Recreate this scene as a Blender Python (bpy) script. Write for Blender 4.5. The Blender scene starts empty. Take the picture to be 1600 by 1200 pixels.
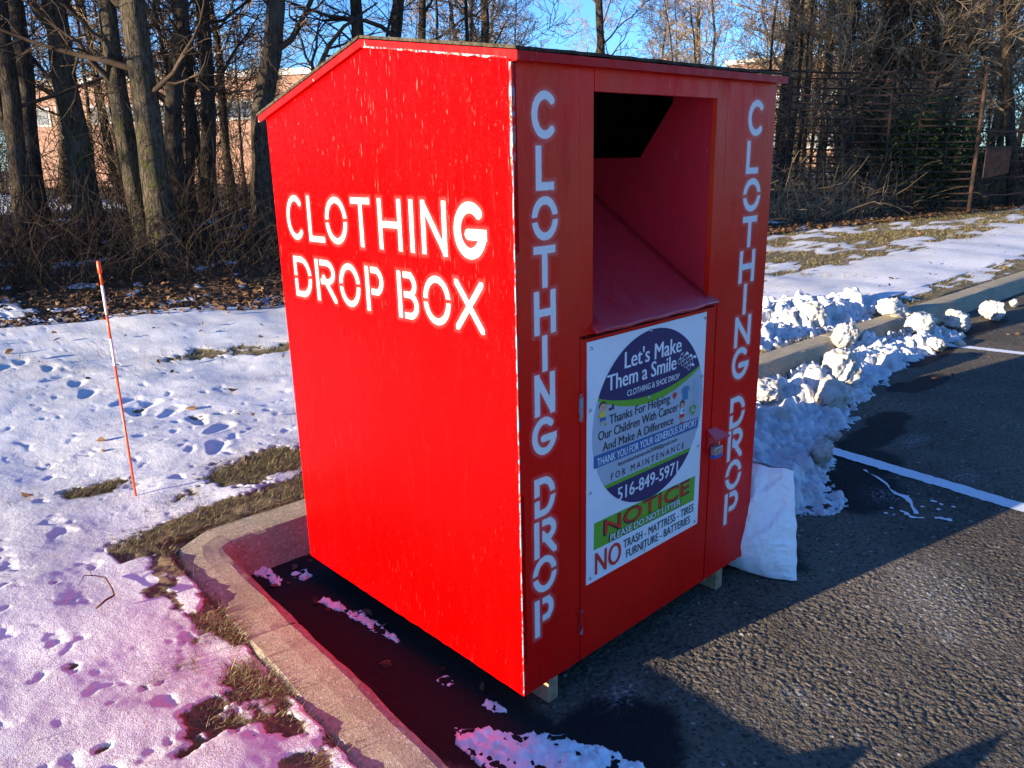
import bpy, math, random
import numpy as np
from mathutils import Vector, Matrix

R_ = math.radians
scene = bpy.context.scene
col = scene.collection

# ------------------------------------------------------------------ camera, sky, sun, exposure
CAM = np.array([-1.40125, -1.47086, 1.64888])
RT = np.array([[0.7245781, -0.6888275, -0.0224319],
               [-0.2053401, -0.1846987, -0.9611045],
               [0.6578921, 0.7010014, -0.2752725]])
F = 1238.84
cam_d = bpy.data.cameras.new('camera')
cam = bpy.data.objects.new('camera', cam_d)
col.objects.link(cam)
cam_d.sensor_width = 36.0
cam_d.lens = F / 1600 * 36.0
cam_d.clip_start = 0.05
cam_d.clip_end = 2000
M = Matrix.Identity(4)
for i in range(3):
    M[i][0] = RT[0][i]; M[i][1] = -RT[1][i]; M[i][2] = -RT[2][i]; M[i][3] = CAM[i]
cam.matrix_world = M
scene.camera = cam

SUN_EL, SUN_AZ = 9.2, -77.6
TOSUN = Vector((math.sin(R_(SUN_AZ)) * math.cos(R_(SUN_EL)), math.cos(R_(SUN_AZ)) * math.cos(R_(SUN_EL)), math.sin(R_(SUN_EL))))
world = bpy.data.worlds.new("World")
scene.world = world
world.use_nodes = True
wt = world.node_tree
sky = wt.nodes.new('ShaderNodeTexSky')
sky.sky_type = 'NISHITA'
sky.sun_disc = False
sky.sun_elevation = R_(SUN_EL)
sky.sun_rotation = R_(SUN_AZ)
sky.altitude = 0
sky.air_density = 1.0
sky.dust_density = 0.2
sky.ozone_density = 3.0
tint = wt.nodes.new('ShaderNodeMix'); tint.data_type = 'RGBA'; tint.blend_type = 'MULTIPLY'
tint.inputs[0].default_value = 1.0; tint.inputs[7].default_value = (0.52, 0.82, 1.36, 1)      # clear cold winter blue
wt.links.new(sky.outputs[0], tint.inputs[6])
wt.links.new(tint.outputs[2], wt.nodes['Background'].inputs[0])
wt.nodes['Background'].inputs[1].default_value = 0.088
sun_d = bpy.data.lights.new('sun', 'SUN')
sun_d.energy = 5.0
sun_d.angle = R_(0.5)
sun_d.color = (1.0, 0.84, 0.62)
sun = bpy.data.objects.new('sun', sun_d)
col.objects.link(sun)
sun.rotation_euler = TOSUN.to_track_quat('Z', 'Y').to_euler()
scene.view_settings.view_transform = 'Standard'
scene.view_settings.look = 'None'
scene.view_settings.gamma = 1
scene.view_settings.exposure = 1.9

# ------------------------------------------------------------------ helpers
def tag(o, label=None, cat=None, group=None, kind=None):
    if label: o['label'] = label
    if cat: o['category'] = cat
    if group: o['group'] = group
    if kind: o['kind'] = kind
    return o

def empty(name, loc=(0, 0, 0), rz=0, **k):
    o = bpy.data.objects.new(name, None)
    o.empty_display_size = 0.2
    o.location = loc
    o.rotation_euler = (0, 0, rz)
    col.objects.link(o)
    return tag(o, **k)

def np_mesh(name, V, faces, mats, parent=None, smooth=False, attrs=None, midx=None, **k):
    """V Nx3; faces: NxK array or list of tuples"""
    me = bpy.data.meshes.new(name)
    V = np.asarray(V, dtype=np.float32)
    if isinstance(faces, np.ndarray):
        n, kk = faces.shape
        me.vertices.add(len(V)); me.vertices.foreach_set('co', V.ravel())
        me.loops.add(n * kk); me.loops.foreach_set('vertex_index', faces.astype(np.int32).ravel())
        me.polygons.add(n)
        me.polygons.foreach_set('loop_start', np.arange(0, n * kk, kk, dtype=np.int32))
        me.polygons.foreach_set('loop_total', np.full(n, kk, dtype=np.int32))
    else:
        me.from_pydata(V.tolist(), [], [tuple(int(i) for i in f) for f in faces])
    if midx is not None:
        me.polygons.foreach_set('material_index', np.asarray(midx, dtype=np.int32))
    me.polygons.foreach_set('use_smooth', np.full(len(me.polygons), bool(smooth)))
    me.update(calc_edges=True)
    me.validate()
    for an, av in (attrs or {}).items():
        a = me.attributes.new(an, 'FLOAT', 'POINT')
        a.data.foreach_set('value', np.asarray(av, dtype=np.float32))
    for m in (mats if isinstance(mats, (list, tuple)) else [mats]):
        me.materials.append(m)
    o = bpy.data.objects.new(name, me)
    col.objects.link(o)
    if parent: o.parent = parent
    return tag(o, **k)

class MB:
    """collects faces for one mesh, several materials"""
    def __init__(s): s.v = []; s.f = []; s.m = []
    def add(s, V, Fs, m=0):
        b = len(s.v)
        s.v += [tuple(map(float, p)) for p in V]
        for f in Fs:
            s.f.append(tuple(int(i) + b for i in f)); s.m.append(m)
        return s
    def box(s, a, b, m=0):
        x0, y0, z0 = a; x1, y1, z1 = b
        V = [(x0,y0,z0),(x1,y0,z0),(x1,y1,z0),(x0,y1,z0),(x0,y0,z1),(x1,y0,z1),(x1,y1,z1),(x0,y1,z1)]
        return s.add(V, [(0,3,2,1),(4,5,6,7),(0,1,5,4),(1,2,6,5),(2,3,7,6),(3,0,4,7)], m)
    def prism(s, poly, axis, a, b, m=0):
        """poly: list of 2D points, extruded along axis (0:x with (y,z); 1:y with (x,z); 2:z with (x,y))"""
        n = len(poly)
        def p3(p, t):
            return (t, p[0], p[1]) if axis == 0 else (p[0], t, p[1]) if axis == 1 else (p[0], p[1], t)
        V = [p3(p, a) for p in poly] + [p3(p, b) for p in poly]
        Fs = [tuple(range(n)), tuple(range(2*n-1, n-1, -1))] + [(i, (i+1) % n + 0, (i+1) % n + n, i + n) for i in range(n)]
        return s.add(V, Fs, m)
    def tube(s, pts, rad, sides=8, m=0, cap=True):
        V, Fs = tube_geo(np.array(pts, float), np.broadcast_to(np.array(rad, float), (len(pts),)), sides)
        s.add(V, Fs, m)
        if cap:
            n = len(pts)
            s.f.append(tuple(len(s.v) - n*sides + i for i in range(sides))[::-1]); s.m.append(m)
            s.f.append(tuple(len(s.v) - sides + i for i in range(sides))); s.m.append(m)
        return s
    def build(s, name, mats, parent=None, smooth=False, bevel=0, **k):
        o = np_mesh(name, s.v, s.f, mats, parent, smooth, midx=s.m, **k)
        me = o.data
        import bmesh
        bm = bmesh.new(); bm.from_mesh(me)
        bmesh.ops.recalc_face_normals(bm, faces=bm.faces)
        bm.to_mesh(me); bm.free()
        if bevel:
            b = o.modifiers.new('bevel', 'BEVEL'); b.width = bevel; b.segments = 2; b.limit_method = 'ANGLE'
        return o

def tube_geo(P, rad, sides):
    n = len(P)
    T = np.gradient(P, axis=0)
    T /= np.linalg.norm(T, axis=1)[:, None] + 1e-12
    ref = np.array([0.0, 0.0, 1.0]) if abs(T[:, 2].mean()) < 0.8 else np.array([1.0, 0.0, 0.0])
    A = np.cross(T, ref); A /= np.linalg.norm(A, axis=1)[:, None] + 1e-12
    B = np.cross(T, A)
    an = np.linspace(0, 2*np.pi, sides, endpoint=False)
    V = P[:, None, :] + rad[:, None, None] * (np.cos(an)[None, :, None]*A[:, None, :] + np.sin(an)[None, :, None]*B[:, None, :])
    i = np.arange(n-1)[:, None]*sides; j = np.arange(sides)[None, :]; j2 = (j+1) % sides
    Fs = np.stack([i+j, i+j2, i+sides+j2, i+sides+j], -1).reshape(-1, 4)
    return V.reshape(-1, 3), Fs

class Tubes:
    def __init__(s): s.V = []; s.F = []; s.n = 0
    def add(s, P, rad, sides):
        V, Fs = tube_geo(np.asarray(P, float), np.asarray(rad, float), sides)
        s.V.append(V); s.F.append(Fs + s.n); s.n += len(V)
    def build(s, name, mat, parent=None, smooth=True, **k):
        return np_mesh(name, np.concatenate(s.V), np.concatenate(s.F), mat, parent, smooth, **k)

# numpy gradient noise
def pnoise(x, y, seed=0):
    x = np.asarray(x, float); y = np.asarray(y, float)
    xi = np.floor(x).astype(np.int64); yi = np.floor(y).astype(np.int64)
    xf = x - xi; yf = y - yi
    def g(ix, iy, dx, dy):
        h = (ix * 374761393 + iy * 668265263 + seed * 974634777) & 0xffffffff
        h = ((h ^ (h >> 13)) * 1274126177) & 0xffffffff
        h = h ^ (h >> 16)
        a = (h & 0xffff) / 65536.0 * 2 * np.pi
        return np.cos(a)*dx + np.sin(a)*dy
    u = xf*xf*xf*(xf*(xf*6-15)+10); v = yf*yf*yf*(yf*(yf*6-15)+10)
    a = g(xi, yi, xf, yf); b = g(xi+1, yi, xf-1, yf); c = g(xi, yi+1, xf, yf-1); d = g(xi+1, yi+1, xf-1, yf-1)
    return ((a*(1-u)+b*u)*(1-v) + (c*(1-u)+d*u)*v) * 1.5

def fbm(x, y, oct=4, seed=0, gain=0.5):
    s = 0; a = 1; f = 1
    for i in range(oct):
        s = s + a*pnoise(x*f + 17.3*i, y*f - 9.1*i, seed+i); a *= gain; f *= 2.03
    return s

def sstep(a, b, x):
    t = np.clip((x-a)/(b-a), 0, 1); return t*t*(3-2*t)

def ray_dir(px, py):
    return RT.T @ np.array([(px-800)/F, (py-600)/F, 1.0])

def at(px, py, dist):
    """world point along a sight line at a horizontal distance in metres"""
    d = ray_dir(px, py)
    return CAM + d * (dist / math.hypot(d[0], d[1]))

# ------------------------------------------------------------------ node helper
class NT:
    def __init__(s, name):
        s.mat = bpy.data.materials.new(name); s.mat.use_nodes = True
        s.t = s.mat.node_tree; s.p = s.t.nodes['Principled BSDF']
        s.p.inputs['Specular IOR Level'].default_value = 0.3
    def n(s, typ, ins=None, **props):
        nd = s.t.nodes.new(typ)
        for k, v in props.items(): setattr(nd, k, v)
        for k, v in (ins or {}).items(): s.set(nd.inputs[k], v)
        return nd
    def set(s, inp, v):
        if isinstance(v, bpy.types.NodeSocket): s.t.links.new(v, inp)
        elif isinstance(v, (tuple, list)) and len(v) == 3 and inp.type == 'RGBA': inp.default_value = (*v, 1)
        else: inp.default_value = v
    def math(s, op, a, b=0.0, c=0.0, clamp=False):
        nd = s.n('ShaderNodeMath', operation=op, use_clamp=clamp)
        s.set(nd.inputs[0], a); s.set(nd.inputs[1], b); s.set(nd.inputs[2], c)
        return nd.outputs[0]
    def mix(s, f, a, b, blend='MIX'):
        nd = s.n('ShaderNodeMix', data_type='RGBA', blend_type=blend)
        s.set(nd.inputs[0], f); s.set(nd.inputs[6], a); s.set(nd.inputs[7], b)
        return nd.outputs[2]
    def ramp(s, v, a, b, lo=0.0, hi=1.0):
        nd = s.n('ShaderNodeMapRange', interpolation_type='SMOOTHSTEP')
        s.set(nd.inputs[0], v); s.set(nd.inputs[1], a); s.set(nd.inputs[2], b); s.set(nd.inputs[3], lo); s.set(nd.inputs[4], hi)
        return nd.outputs[0]
    def obj(s, scale=(1, 1, 1), rot=(0, 0, 0), coord='Object'):
        tc = s.n('ShaderNodeTexCoord'); mp = s.n('ShaderNodeMapping')
        s.t.links.new(tc.outputs[coord], mp.inputs[0]); mp.inputs['Scale'].default_value = scale; mp.inputs['Rotation'].default_value = rot
        return mp.outputs[0]
    def noise(s, vec, scale, detail=4, rough=0.55, dist=0.0):
        nd = s.n('ShaderNodeTexNoise', {'Vector': vec, 'Scale': scale, 'Detail': detail, 'Roughness': rough, 'Distortion': dist})
        return nd.outputs[0]
    def vor(s, vec, scale, feature='F1', out=0, rnd=1.0):
        nd = s.n('ShaderNodeTexVoronoi', {'Vector': vec, 'Scale': scale, 'Randomness': rnd}, feature=feature)
        return nd.outputs[out]
    def attr(s, name):
        return s.n('ShaderNodeAttribute', attribute_name=name).outputs['Fac']
    def bump(s, h, strength=0.5, dist=0.01, prev=None):
        nd = s.n('ShaderNodeBump', {'Height': h, 'Strength': strength, 'Distance': dist})
        if prev is not None: s.set(nd.inputs['Normal'], prev)
        return nd.outputs[0]
    def out(s, color=None, rough=None, normal=None, spec=None, metal=None):
        for k, v in (('Base Color', color), ('Roughness', rough), ('Normal', normal), ('Specular IOR Level', spec), ('Metallic', metal)):
            if v is not None: s.set(s.p.inputs[k], v)
        return s.mat

def simple(name, c, rough=0.6, spec=0.3, metal=0.0, var=0.15, scale=20, bump=0.0):
    m = NT(name); v = m.obj()
    n = m.noise(v, scale, 4)
    f = m.ramp(n, 0.3, 0.7, 1-var, 1+var)
    cc = m.mix(1.0, c, m.n('ShaderNodeCombineColor', {0: f, 1: f, 2: f}).outputs[0], 'MULTIPLY')
    nr = m.bump(m.noise(v, scale*4, 4), bump, 0.005) if bump else None
    return m.out(cc, rough, nr, spec, metal)

# ---- painted plywood
def red_paint(name, base, stencil=False, scuff_glints=0.5, tone=0.0, face='x', rough=0.3, bump=0.5, spec=0.14, halo_k=0.20, white=(0.74, 0.73, 0.69)):
    m = NT(name)
    if face == 'x': st = (8, 14, 2.2); fine = (60, 160, 14)      # brush strokes run up and down the panel
    else: st = (14, 8, 3.0); fine = (120, 60, 20)
    big = m.noise(m.obj((1, 1, 1)), 2.2, 3)
    s1 = m.noise(m.obj(st, (0.18, 0.10, 0)), 1.6, 5, 0.6, 0.6)
    s2 = m.noise(m.obj(fine, (0.35, 0.2, 0)), 1.0, 3, 0.6, 0.3)
    swirl = m.noise(m.obj((1, 1, 1)), 26, 5, 0.7, 2.5)
    c = m.mix(m.ramp(big, 0.35, 0.7, 0, 0.6), base, tuple(b*0.72 for b in base))
    if tone:
        zc = m.n('ShaderNodeSeparateXYZ', {0: m.obj()}).outputs[2]
        old = m.math('MULTIPLY', m.ramp(zc, 0.7, 1.7), m.ramp(m.noise(m.obj((1.2, 1, 0.7)), 2.5, 4), 0.3, 0.65))
        c = m.mix(m.math('MULTIPLY', old, tone), c, (0.60, 0.060, 0.020))      # faded older coat high on the front
    c = m.mix(m.ramp(s1, 0.56, 0.72, 0, 0.35), c, tuple(b*0.6 for b in base))
    # thin pale scuffs and painted glint streaks, denser towards the top
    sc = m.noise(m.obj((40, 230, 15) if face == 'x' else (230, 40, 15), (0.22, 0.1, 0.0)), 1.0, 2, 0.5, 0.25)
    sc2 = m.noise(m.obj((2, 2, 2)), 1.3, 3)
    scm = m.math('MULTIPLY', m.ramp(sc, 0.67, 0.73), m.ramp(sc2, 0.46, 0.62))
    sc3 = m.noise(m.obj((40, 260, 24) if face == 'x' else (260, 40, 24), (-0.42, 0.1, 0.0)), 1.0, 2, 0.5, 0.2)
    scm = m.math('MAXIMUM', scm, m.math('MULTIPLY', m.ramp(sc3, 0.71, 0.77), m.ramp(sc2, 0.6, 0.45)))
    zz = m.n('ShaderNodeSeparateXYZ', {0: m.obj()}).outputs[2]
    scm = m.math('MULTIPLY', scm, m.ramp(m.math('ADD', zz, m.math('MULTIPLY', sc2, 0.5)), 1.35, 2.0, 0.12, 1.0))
    c = m.mix(m.math('MULTIPLY', scm, scuff_glints), c, (0.60, 0.36, 0.28))
    r = m.ramp(s1, 0.3, 0.7, rough-0.05, rough+0.12)
    if stencil:
        d = m.attr('stencil')
        en = m.noise(m.obj(), 160, 3)
        dd = m.math('ADD', d, m.math('MULTIPLY', m.math('SUBTRACT', en, 0.5), 0.003))
        core = m.ramp(dd, 0.0010, -0.0026)
        halo = m.math('MULTIPLY', m.ramp(dd, 0.015, 0.0), halo_k)
        halo = m.math('MULTIPLY', halo, m.ramp(m.noise(m.obj(), 420, 2), 0.3, 0.62))
        halo = m.math('MULTIPLY', halo, m.ramp(m.noise(m.obj(), 9, 2), 0.3, 0.65, 0.45, 1.0))
        wear = m.ramp(m.noise(m.obj(st), 4, 5, 0.7), 0.58, 0.72, 1.0, 0.55)
        f = m.math('MAXIMUM', m.math('MULTIPLY', core, wear), halo)
        c = m.mix(f, c, white)
        r = m.mix(core, r, 0.55) if False else m.math('MAXIMUM', r, m.math('MULTIPLY', core, 0.5))
    h = m.math('ADD', m.math('MULTIPLY', s1, 0.6), m.math('ADD', m.math('MULTIPLY', s2, 0.25), m.math('MULTIPLY', swirl, 0.35)))
    nr = m.bump(h, bump, 0.004)
    return m.out(c, r, nr, spec)

RED_SUNLIT = (0.50, 0.0004, 0.0004)  # sunlit side: red kept darker than the same paint elsewhere
RED_SHADED = (0.80, 0.005, 0.003)  # same paint, brightened to lift the faces in shade
M_side = red_paint('red_side_paint', RED_SUNLIT, True, 0.45, 0, 'x', 0.17, 0.9, 0.05, 0.10, (0.50, 0.49, 0.46))  # letter white dimmed too, for the sun on this side
M_front = red_paint('red_front_paint', RED_SHADED, True, 0.45, 0.75, 'y', 0.34, 0.5)
M_red = red_paint('red_board_paint', RED_SHADED, False, 0.5, 0.7, 'y', 0.36, 0.5)
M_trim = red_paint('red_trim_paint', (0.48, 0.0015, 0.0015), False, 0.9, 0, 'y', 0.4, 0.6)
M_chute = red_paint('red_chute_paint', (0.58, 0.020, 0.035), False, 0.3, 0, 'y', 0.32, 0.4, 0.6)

def chipped(name):
    m = NT(name); v = m.obj((1, 1, 1))
    n = m.noise(m.obj((3, 3, 1)), 14, 5, 0.65); n2 = m.noise(v, 5, 2); n3 = m.noise(m.obj((2, 2, 1)), 33, 4)
    c = m.mix(m.ramp(n, 0.50, 0.53), (0.45, 0.004, 0.004), (0.20, 0.20, 0.22))
    c = m.mix(m.math('MULTIPLY', m.ramp(n3, 0.55, 0.58), m.ramp(n2, 0.45, 0.55)), c, (0.12, 0.26, 0.36))
    c = m.mix(m.math('MULTIPLY', m.ramp(n3, 0.44, 0.41), m.ramp(n2, 0.5, 0.6)), c, (0.42, 0.35, 0.16))
    return m.out(c, 0.6, m.bump(n, 0.5, 0.004), 0.3)
M_chip = chipped('chipped_edge_paint')
M_dark = simple('dark_gap_shade', (0.012, 0.006, 0.006), 0.9, 0.1)
M_shingle = simple('roof_felt', (0.055, 0.045, 0.032), 0.95, 0.1, var=0.5, scale=60, bump=0.8)
M_bare = simple('bare_wood', (0.30, 0.21, 0.12), 0.8, 0.2, var=0.3, scale=30, bump=0.3)

# ------------------------------------------------------------------ terrain functions
def kerb_y(x): return 1.512 - 0.036*x                  # road edge of the rear kerb top
def kerb_x(y): return -0.365 + 0.067*y                 # road edge of the left kerb top
KW = 0.19
KH = 0.145
EX = np.array([-60, -20, 0, 2.3, 11.7, 21.2, 40, 120.0]); EY = np.array([15, 9.5, 6.9, 6.1, 5.8, 4.3, 2.0, -6.0])
def edge_y(x): return np.interp(x, EX, EY)

BARE = [(1.0, 4.6, .45, .2), (1.45, 4.3, .35, .2), (.15, 2.1, .33, .2), (.36, 2.25, .3, .2), (-.2, 1.80, .28, .10), (.15, 1.82, .4, .10), (-.76, .46, .16, .13), (-.60, .62, .07, .14),
        (-.42, 1.70, .08, .08), (-.45, 2.46, .16, .08), (-.77, 2.17, .05, .05), (-.68, .35, .07, .12), (-.64, .92, .07, .06), (-.78, .75, .08, .04), (-.95, 1.0, .04, .06), (-.70, .12, .08, .08),
        (-.58, 1.15, .04, .12), (1.9, 3.3, .4, .15), (2.6, 4.9, .5, .2), (-1.1, 1.75, .07, .05), (-.9, .1, .05, .04), (-1.0, .55, .05, .03), (-.66, .18, .05, .05), (-.72, .55, .07, .03), (-.86, .38, .05, .03), (-.70, .80, .05, .03), (-.80, .22, .04, .03), (-.62, 1.28, .04, .05), (-.93, .74, .035, .02), (-.60, .36, .05, .08), (-.74, -.02, .06, .04), (-1.05, 1.35, .04, .03), (-.85, 1.6, .05, .03)]
FOOT = [(-.248,5.203),(-.112,5.311),(-.056,4.65),(.011,4.378),(-.012,4.058),(.106,3.719),(.091,3.48),(.186,3.555),(.238,3.319),(.295,3.054),(.323,2.834),(.188,2.557),(-.003,4.98)]

def lawn_base(x, y):
    dk = y - (kerb_y(x) + KW)
    dl = (kerb_x(y) - KW) - x
    d = np.where(x > kerb_x(1.5)-KW, np.maximum(dk, 0), np.where(y > 1.6, np.hypot(np.maximum(dl, 0), np.maximum(dk, 0)), np.maximum(dl, 0)))
    z = KH - 0.011 + 0.006*sstep(0, .5, d) + 0.029*np.minimum(d, 9)
    e = y - edge_y(x)
    left = 1 - sstep(3, 9, x)
    z = z + sstep(0.2, 4.5, e) * (0.10 + 0.42*left)
    return z

def snow_amount(x, y):
    """about +1 deep snow ... -1 bare; 0 is the rim"""
    e = y - edge_y(x)
    n = fbm(x*1.3, y*1.3, 4, 11) ; n2 = fbm(x*6.5, y*6.5, 4, 23); n3 = fbm(x*26, y*26, 2, 31)
    a = 0.70 + 0.36*n + 0.28*n2 + 0.20*n3
    # the lawn to the right is thinner, in bands
    rgt = sstep(3.0, 8.0, x) * sstep(1.5, 2.2, y - kerb_y(x))
    a = a - rgt*(0.64 + 1.2*np.maximum(0, fbm(x*0.35, y*1.3, 4, 47)))
    a = a - rgt*.38*fbm(x*1.6, y*4.2, 3, 49)
    for bx, by, rx, ry in BARE:
        q = ((x-bx)/rx)**2 + ((y-by)/ry)**2
        a = a - (0.95 if rx > .1 else 0.6)*np.exp(-q*1.1)
    # strip along the back of the left kerb
    dl = (kerb_x(y) - KW) - x
    a = a - np.where(y < 1.75, 0.95*np.exp(-(np.maximum(dl, 0)/(0.065+0.05*(1+fbm(x*4, y*4, 2, 55))))**2), 0)*np.clip(0.62 + 1.3*fbm(x*3.1+5, y*3.1, 3, 5), 0.0, 1.25)
    dk = y - (kerb_y(x) + KW)
    a = a - np.where((x > -0.62) & (dk > -.12), 0.8*np.exp(-(np.maximum(dk, 0)/(0.10+.07*fbm(x*3, y*3, 2, 56)+.04))**2), 0)
    # woods floor: leaves with a few scraps of snow
    a = a - sstep(-0.5, 0.35, e + 0.35*n)*(1.05 + 0.35*sstep(0.5, 2.0, e))
    a = a + np.where(e > -.3, 1.5*np.maximum(0, fbm(x*1.9+7, y*2.6, 3, 91)-.30), 0)*2.2*(1-sstep(4, 6, e))
    # beyond the trees snow again
    a = a + sstep(5.0, 9.0, e)*1.1
    return a

def build_lawn():
    def axis(lo, f0, f1, hi, h, g0, g1):
        mid = np.arange(f0, f1, h)
        up = [f1]; s = h
        while up[-1] < hi: s = min(s*g1, 12); up.append(up[-1]+s)
        dn = [f0-h]; s = h
        while dn[-1] > lo: s = min(s*g0, 12); dn.append(dn[-1]-s)
        return np.concatenate([np.array(dn[::-1]), mid, np.array(up)])
    xs = axis(-220, -1.5, 0.55, 420, 0.0085, 1.06, 1.022)
    ys = axis(-220, -0.35, 2.9, 420, 0.0085, 1.06, 1.018)
    X, Y = np.meshgrid(xs, ys)
    Z = lawn_base(X, Y)
    Z = Z + np.clip(np.hypot(X, Y) - 25, 0, 1)*0 + fbm(X*0.5, Y*0.5, 3, 3)*0.03
    S = snow_amount(X, Y)
    cover = sstep(-0.12, 0.16, S)
    thick = (0.35 + 0.65*sstep(0.02, 0.5, np.maximum(np.where(Y < 1.7, (kerb_x(Y)-KW)-X, 0), Y-(kerb_y(X)+KW))))
    near = np.exp(-(np.hypot(X, Y)/9)**2)
    Z = Z + fbm(X*9, Y*9, 3, 71)*0.006*(1-cover) + cover*thick*(0.017 + 0.010*fbm(X*1.3, Y*1.3, 2, 11)) + cover*(fbm(X*1.7, Y*1.7, 3, 81, 0.5)*0.012 + fbm(X*6, Y*6, 3, 85)*0.0022 + fbm(X*30, Y*30, 2, 83)*0.0007 - np.clip(fbm(X*8+3, Y*8, 3, 87)-.45, 0, .5)*0.016)*(0.3+0.7*near)
    for i, (fx, fy) in enumerate(FOOT):
        a = 0.9 + 0.5*math.sin(i*2.3); ca, sa = math.cos(a), math.sin(a)
        m = (abs(X-fx) < .3) & (abs(Y-fy) < .3)
        u = (X[m]-fx)*ca + (Y[m]-fy)*sa; v = -(X[m]-fx)*sa + (Y[m]-fy)*ca
        q = (u/0.105)**4 + (v/(0.042+0.01*np.tanh(u*20)))**2
        dep = np.exp(-q)
        Z[m] -= dep*0.014; Z[m] += np.exp(-(np.sqrt(q)-1.35)**2*6)*0.003
        S[m] -= dep*(0.42 if i % 3 == 0 else 0.12)
    # the lawn dips to the kerb's back edge and stays below the paving elsewhere
    inside = (X > kerb_x(np.minimum(Y, 1.6)) - 0.08) & (Y < kerb_y(X) + 0.10)
    Z = np.where(inside, -0.05, Z)
    under = (X > kerb_x(np.minimum(Y, 1.6)) - KW) & (Y < kerb_y(X) + KW)
    Z = np.where(under & ~inside, np.minimum(Z, KH-0.02), Z)
    ny, nx = X.shape
    idx = np.arange(ny*nx).reshape(ny, nx)
    Fq = np.stack([idx[:-1, :-1], idx[:-1, 1:], idx[1:, 1:], idx[1:, :-1]], -1).reshape(-1, 4)
    ins = inside.ravel()
    Fq = Fq[~(ins[Fq].all(1))]
    used = np.zeros(ny*nx, bool); used[Fq.ravel()] = True
    remap = np.cumsum(used)-1
    V = np.stack([X, Y, Z], -1).reshape(-1, 3)[used]
    m = NT('snowy_grass')
    sv = m.attr('snow'); v = m.obj()
    n = m.noise(v, 55, 4, 0.6); nl = m.noise(v, 1.2, 4)
    ed = m.math('ADD', sv, m.math('MULTIPLY', m.math('SUBTRACT', n, 0.5), 0.55))
    f = m.ramp(ed, -0.02, 0.10)
    wd = m.attr('woods')
    gr = m.mix(m.ramp(m.noise(v, 9, 3), 0.35, 0.65), (0.24, 0.175, 0.09), (0.10, 0.085, 0.038))
    gr = m.mix(m.ramp(n, 0.45, 0.75), gr, (0.045, 0.032, 0.018))
    lf = m.mix(m.ramp(m.noise(v, 22, 5, 0.7), 0.35, 0.65), (0.045, 0.026, 0.014), (0.14, 0.075, 0.035))
    gr = m.mix(wd, gr, lf)
    sn = m.mix(m.ramp(nl, 0.35, 0.65), (0.67, 0.67, 0.68), (0.58, 0.575, 0.57))
    gi = m.ramp(m.noise(v, 130, 2), 0.53, 0.64, 0.0, 0.6)
    gi = m.math('MULTIPLY', gi, m.ramp(m.noise(v, 3.5, 4), 0.42, 0.62))
    sn = m.mix(gi, sn, (0.30, 0.26, 0.18))
    c = m.mix(f, gr, sn)
    nb = m.bump(m.math('ADD', m.noise(v, 70, 4, 0.65), m.math('MULTIPLY', m.noise(v, 260, 3), 0.6)), 0.42, 0.008)
    mat = m.out(c, m.mix(f, (0.9, 0.9, 0.9), (0.55, 0.55, 0.55)), nb, 0.25)
    e = Y - edge_y(X)
    W = sstep(-0.4, 0.3, e + 0.35*fbm(X*1.3, Y*1.3, 4, 11)).ravel()[used]
    np_mesh('lawn', V, remap[Fq], mat, smooth=True, attrs={'snow': S.ravel()[used], 'woods': W}, kind='structure')
build_lawn()

def ground_z(x, y):
    return float(lawn_base(np.array([x]), np.array([y]))[0] + 0.02)

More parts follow.
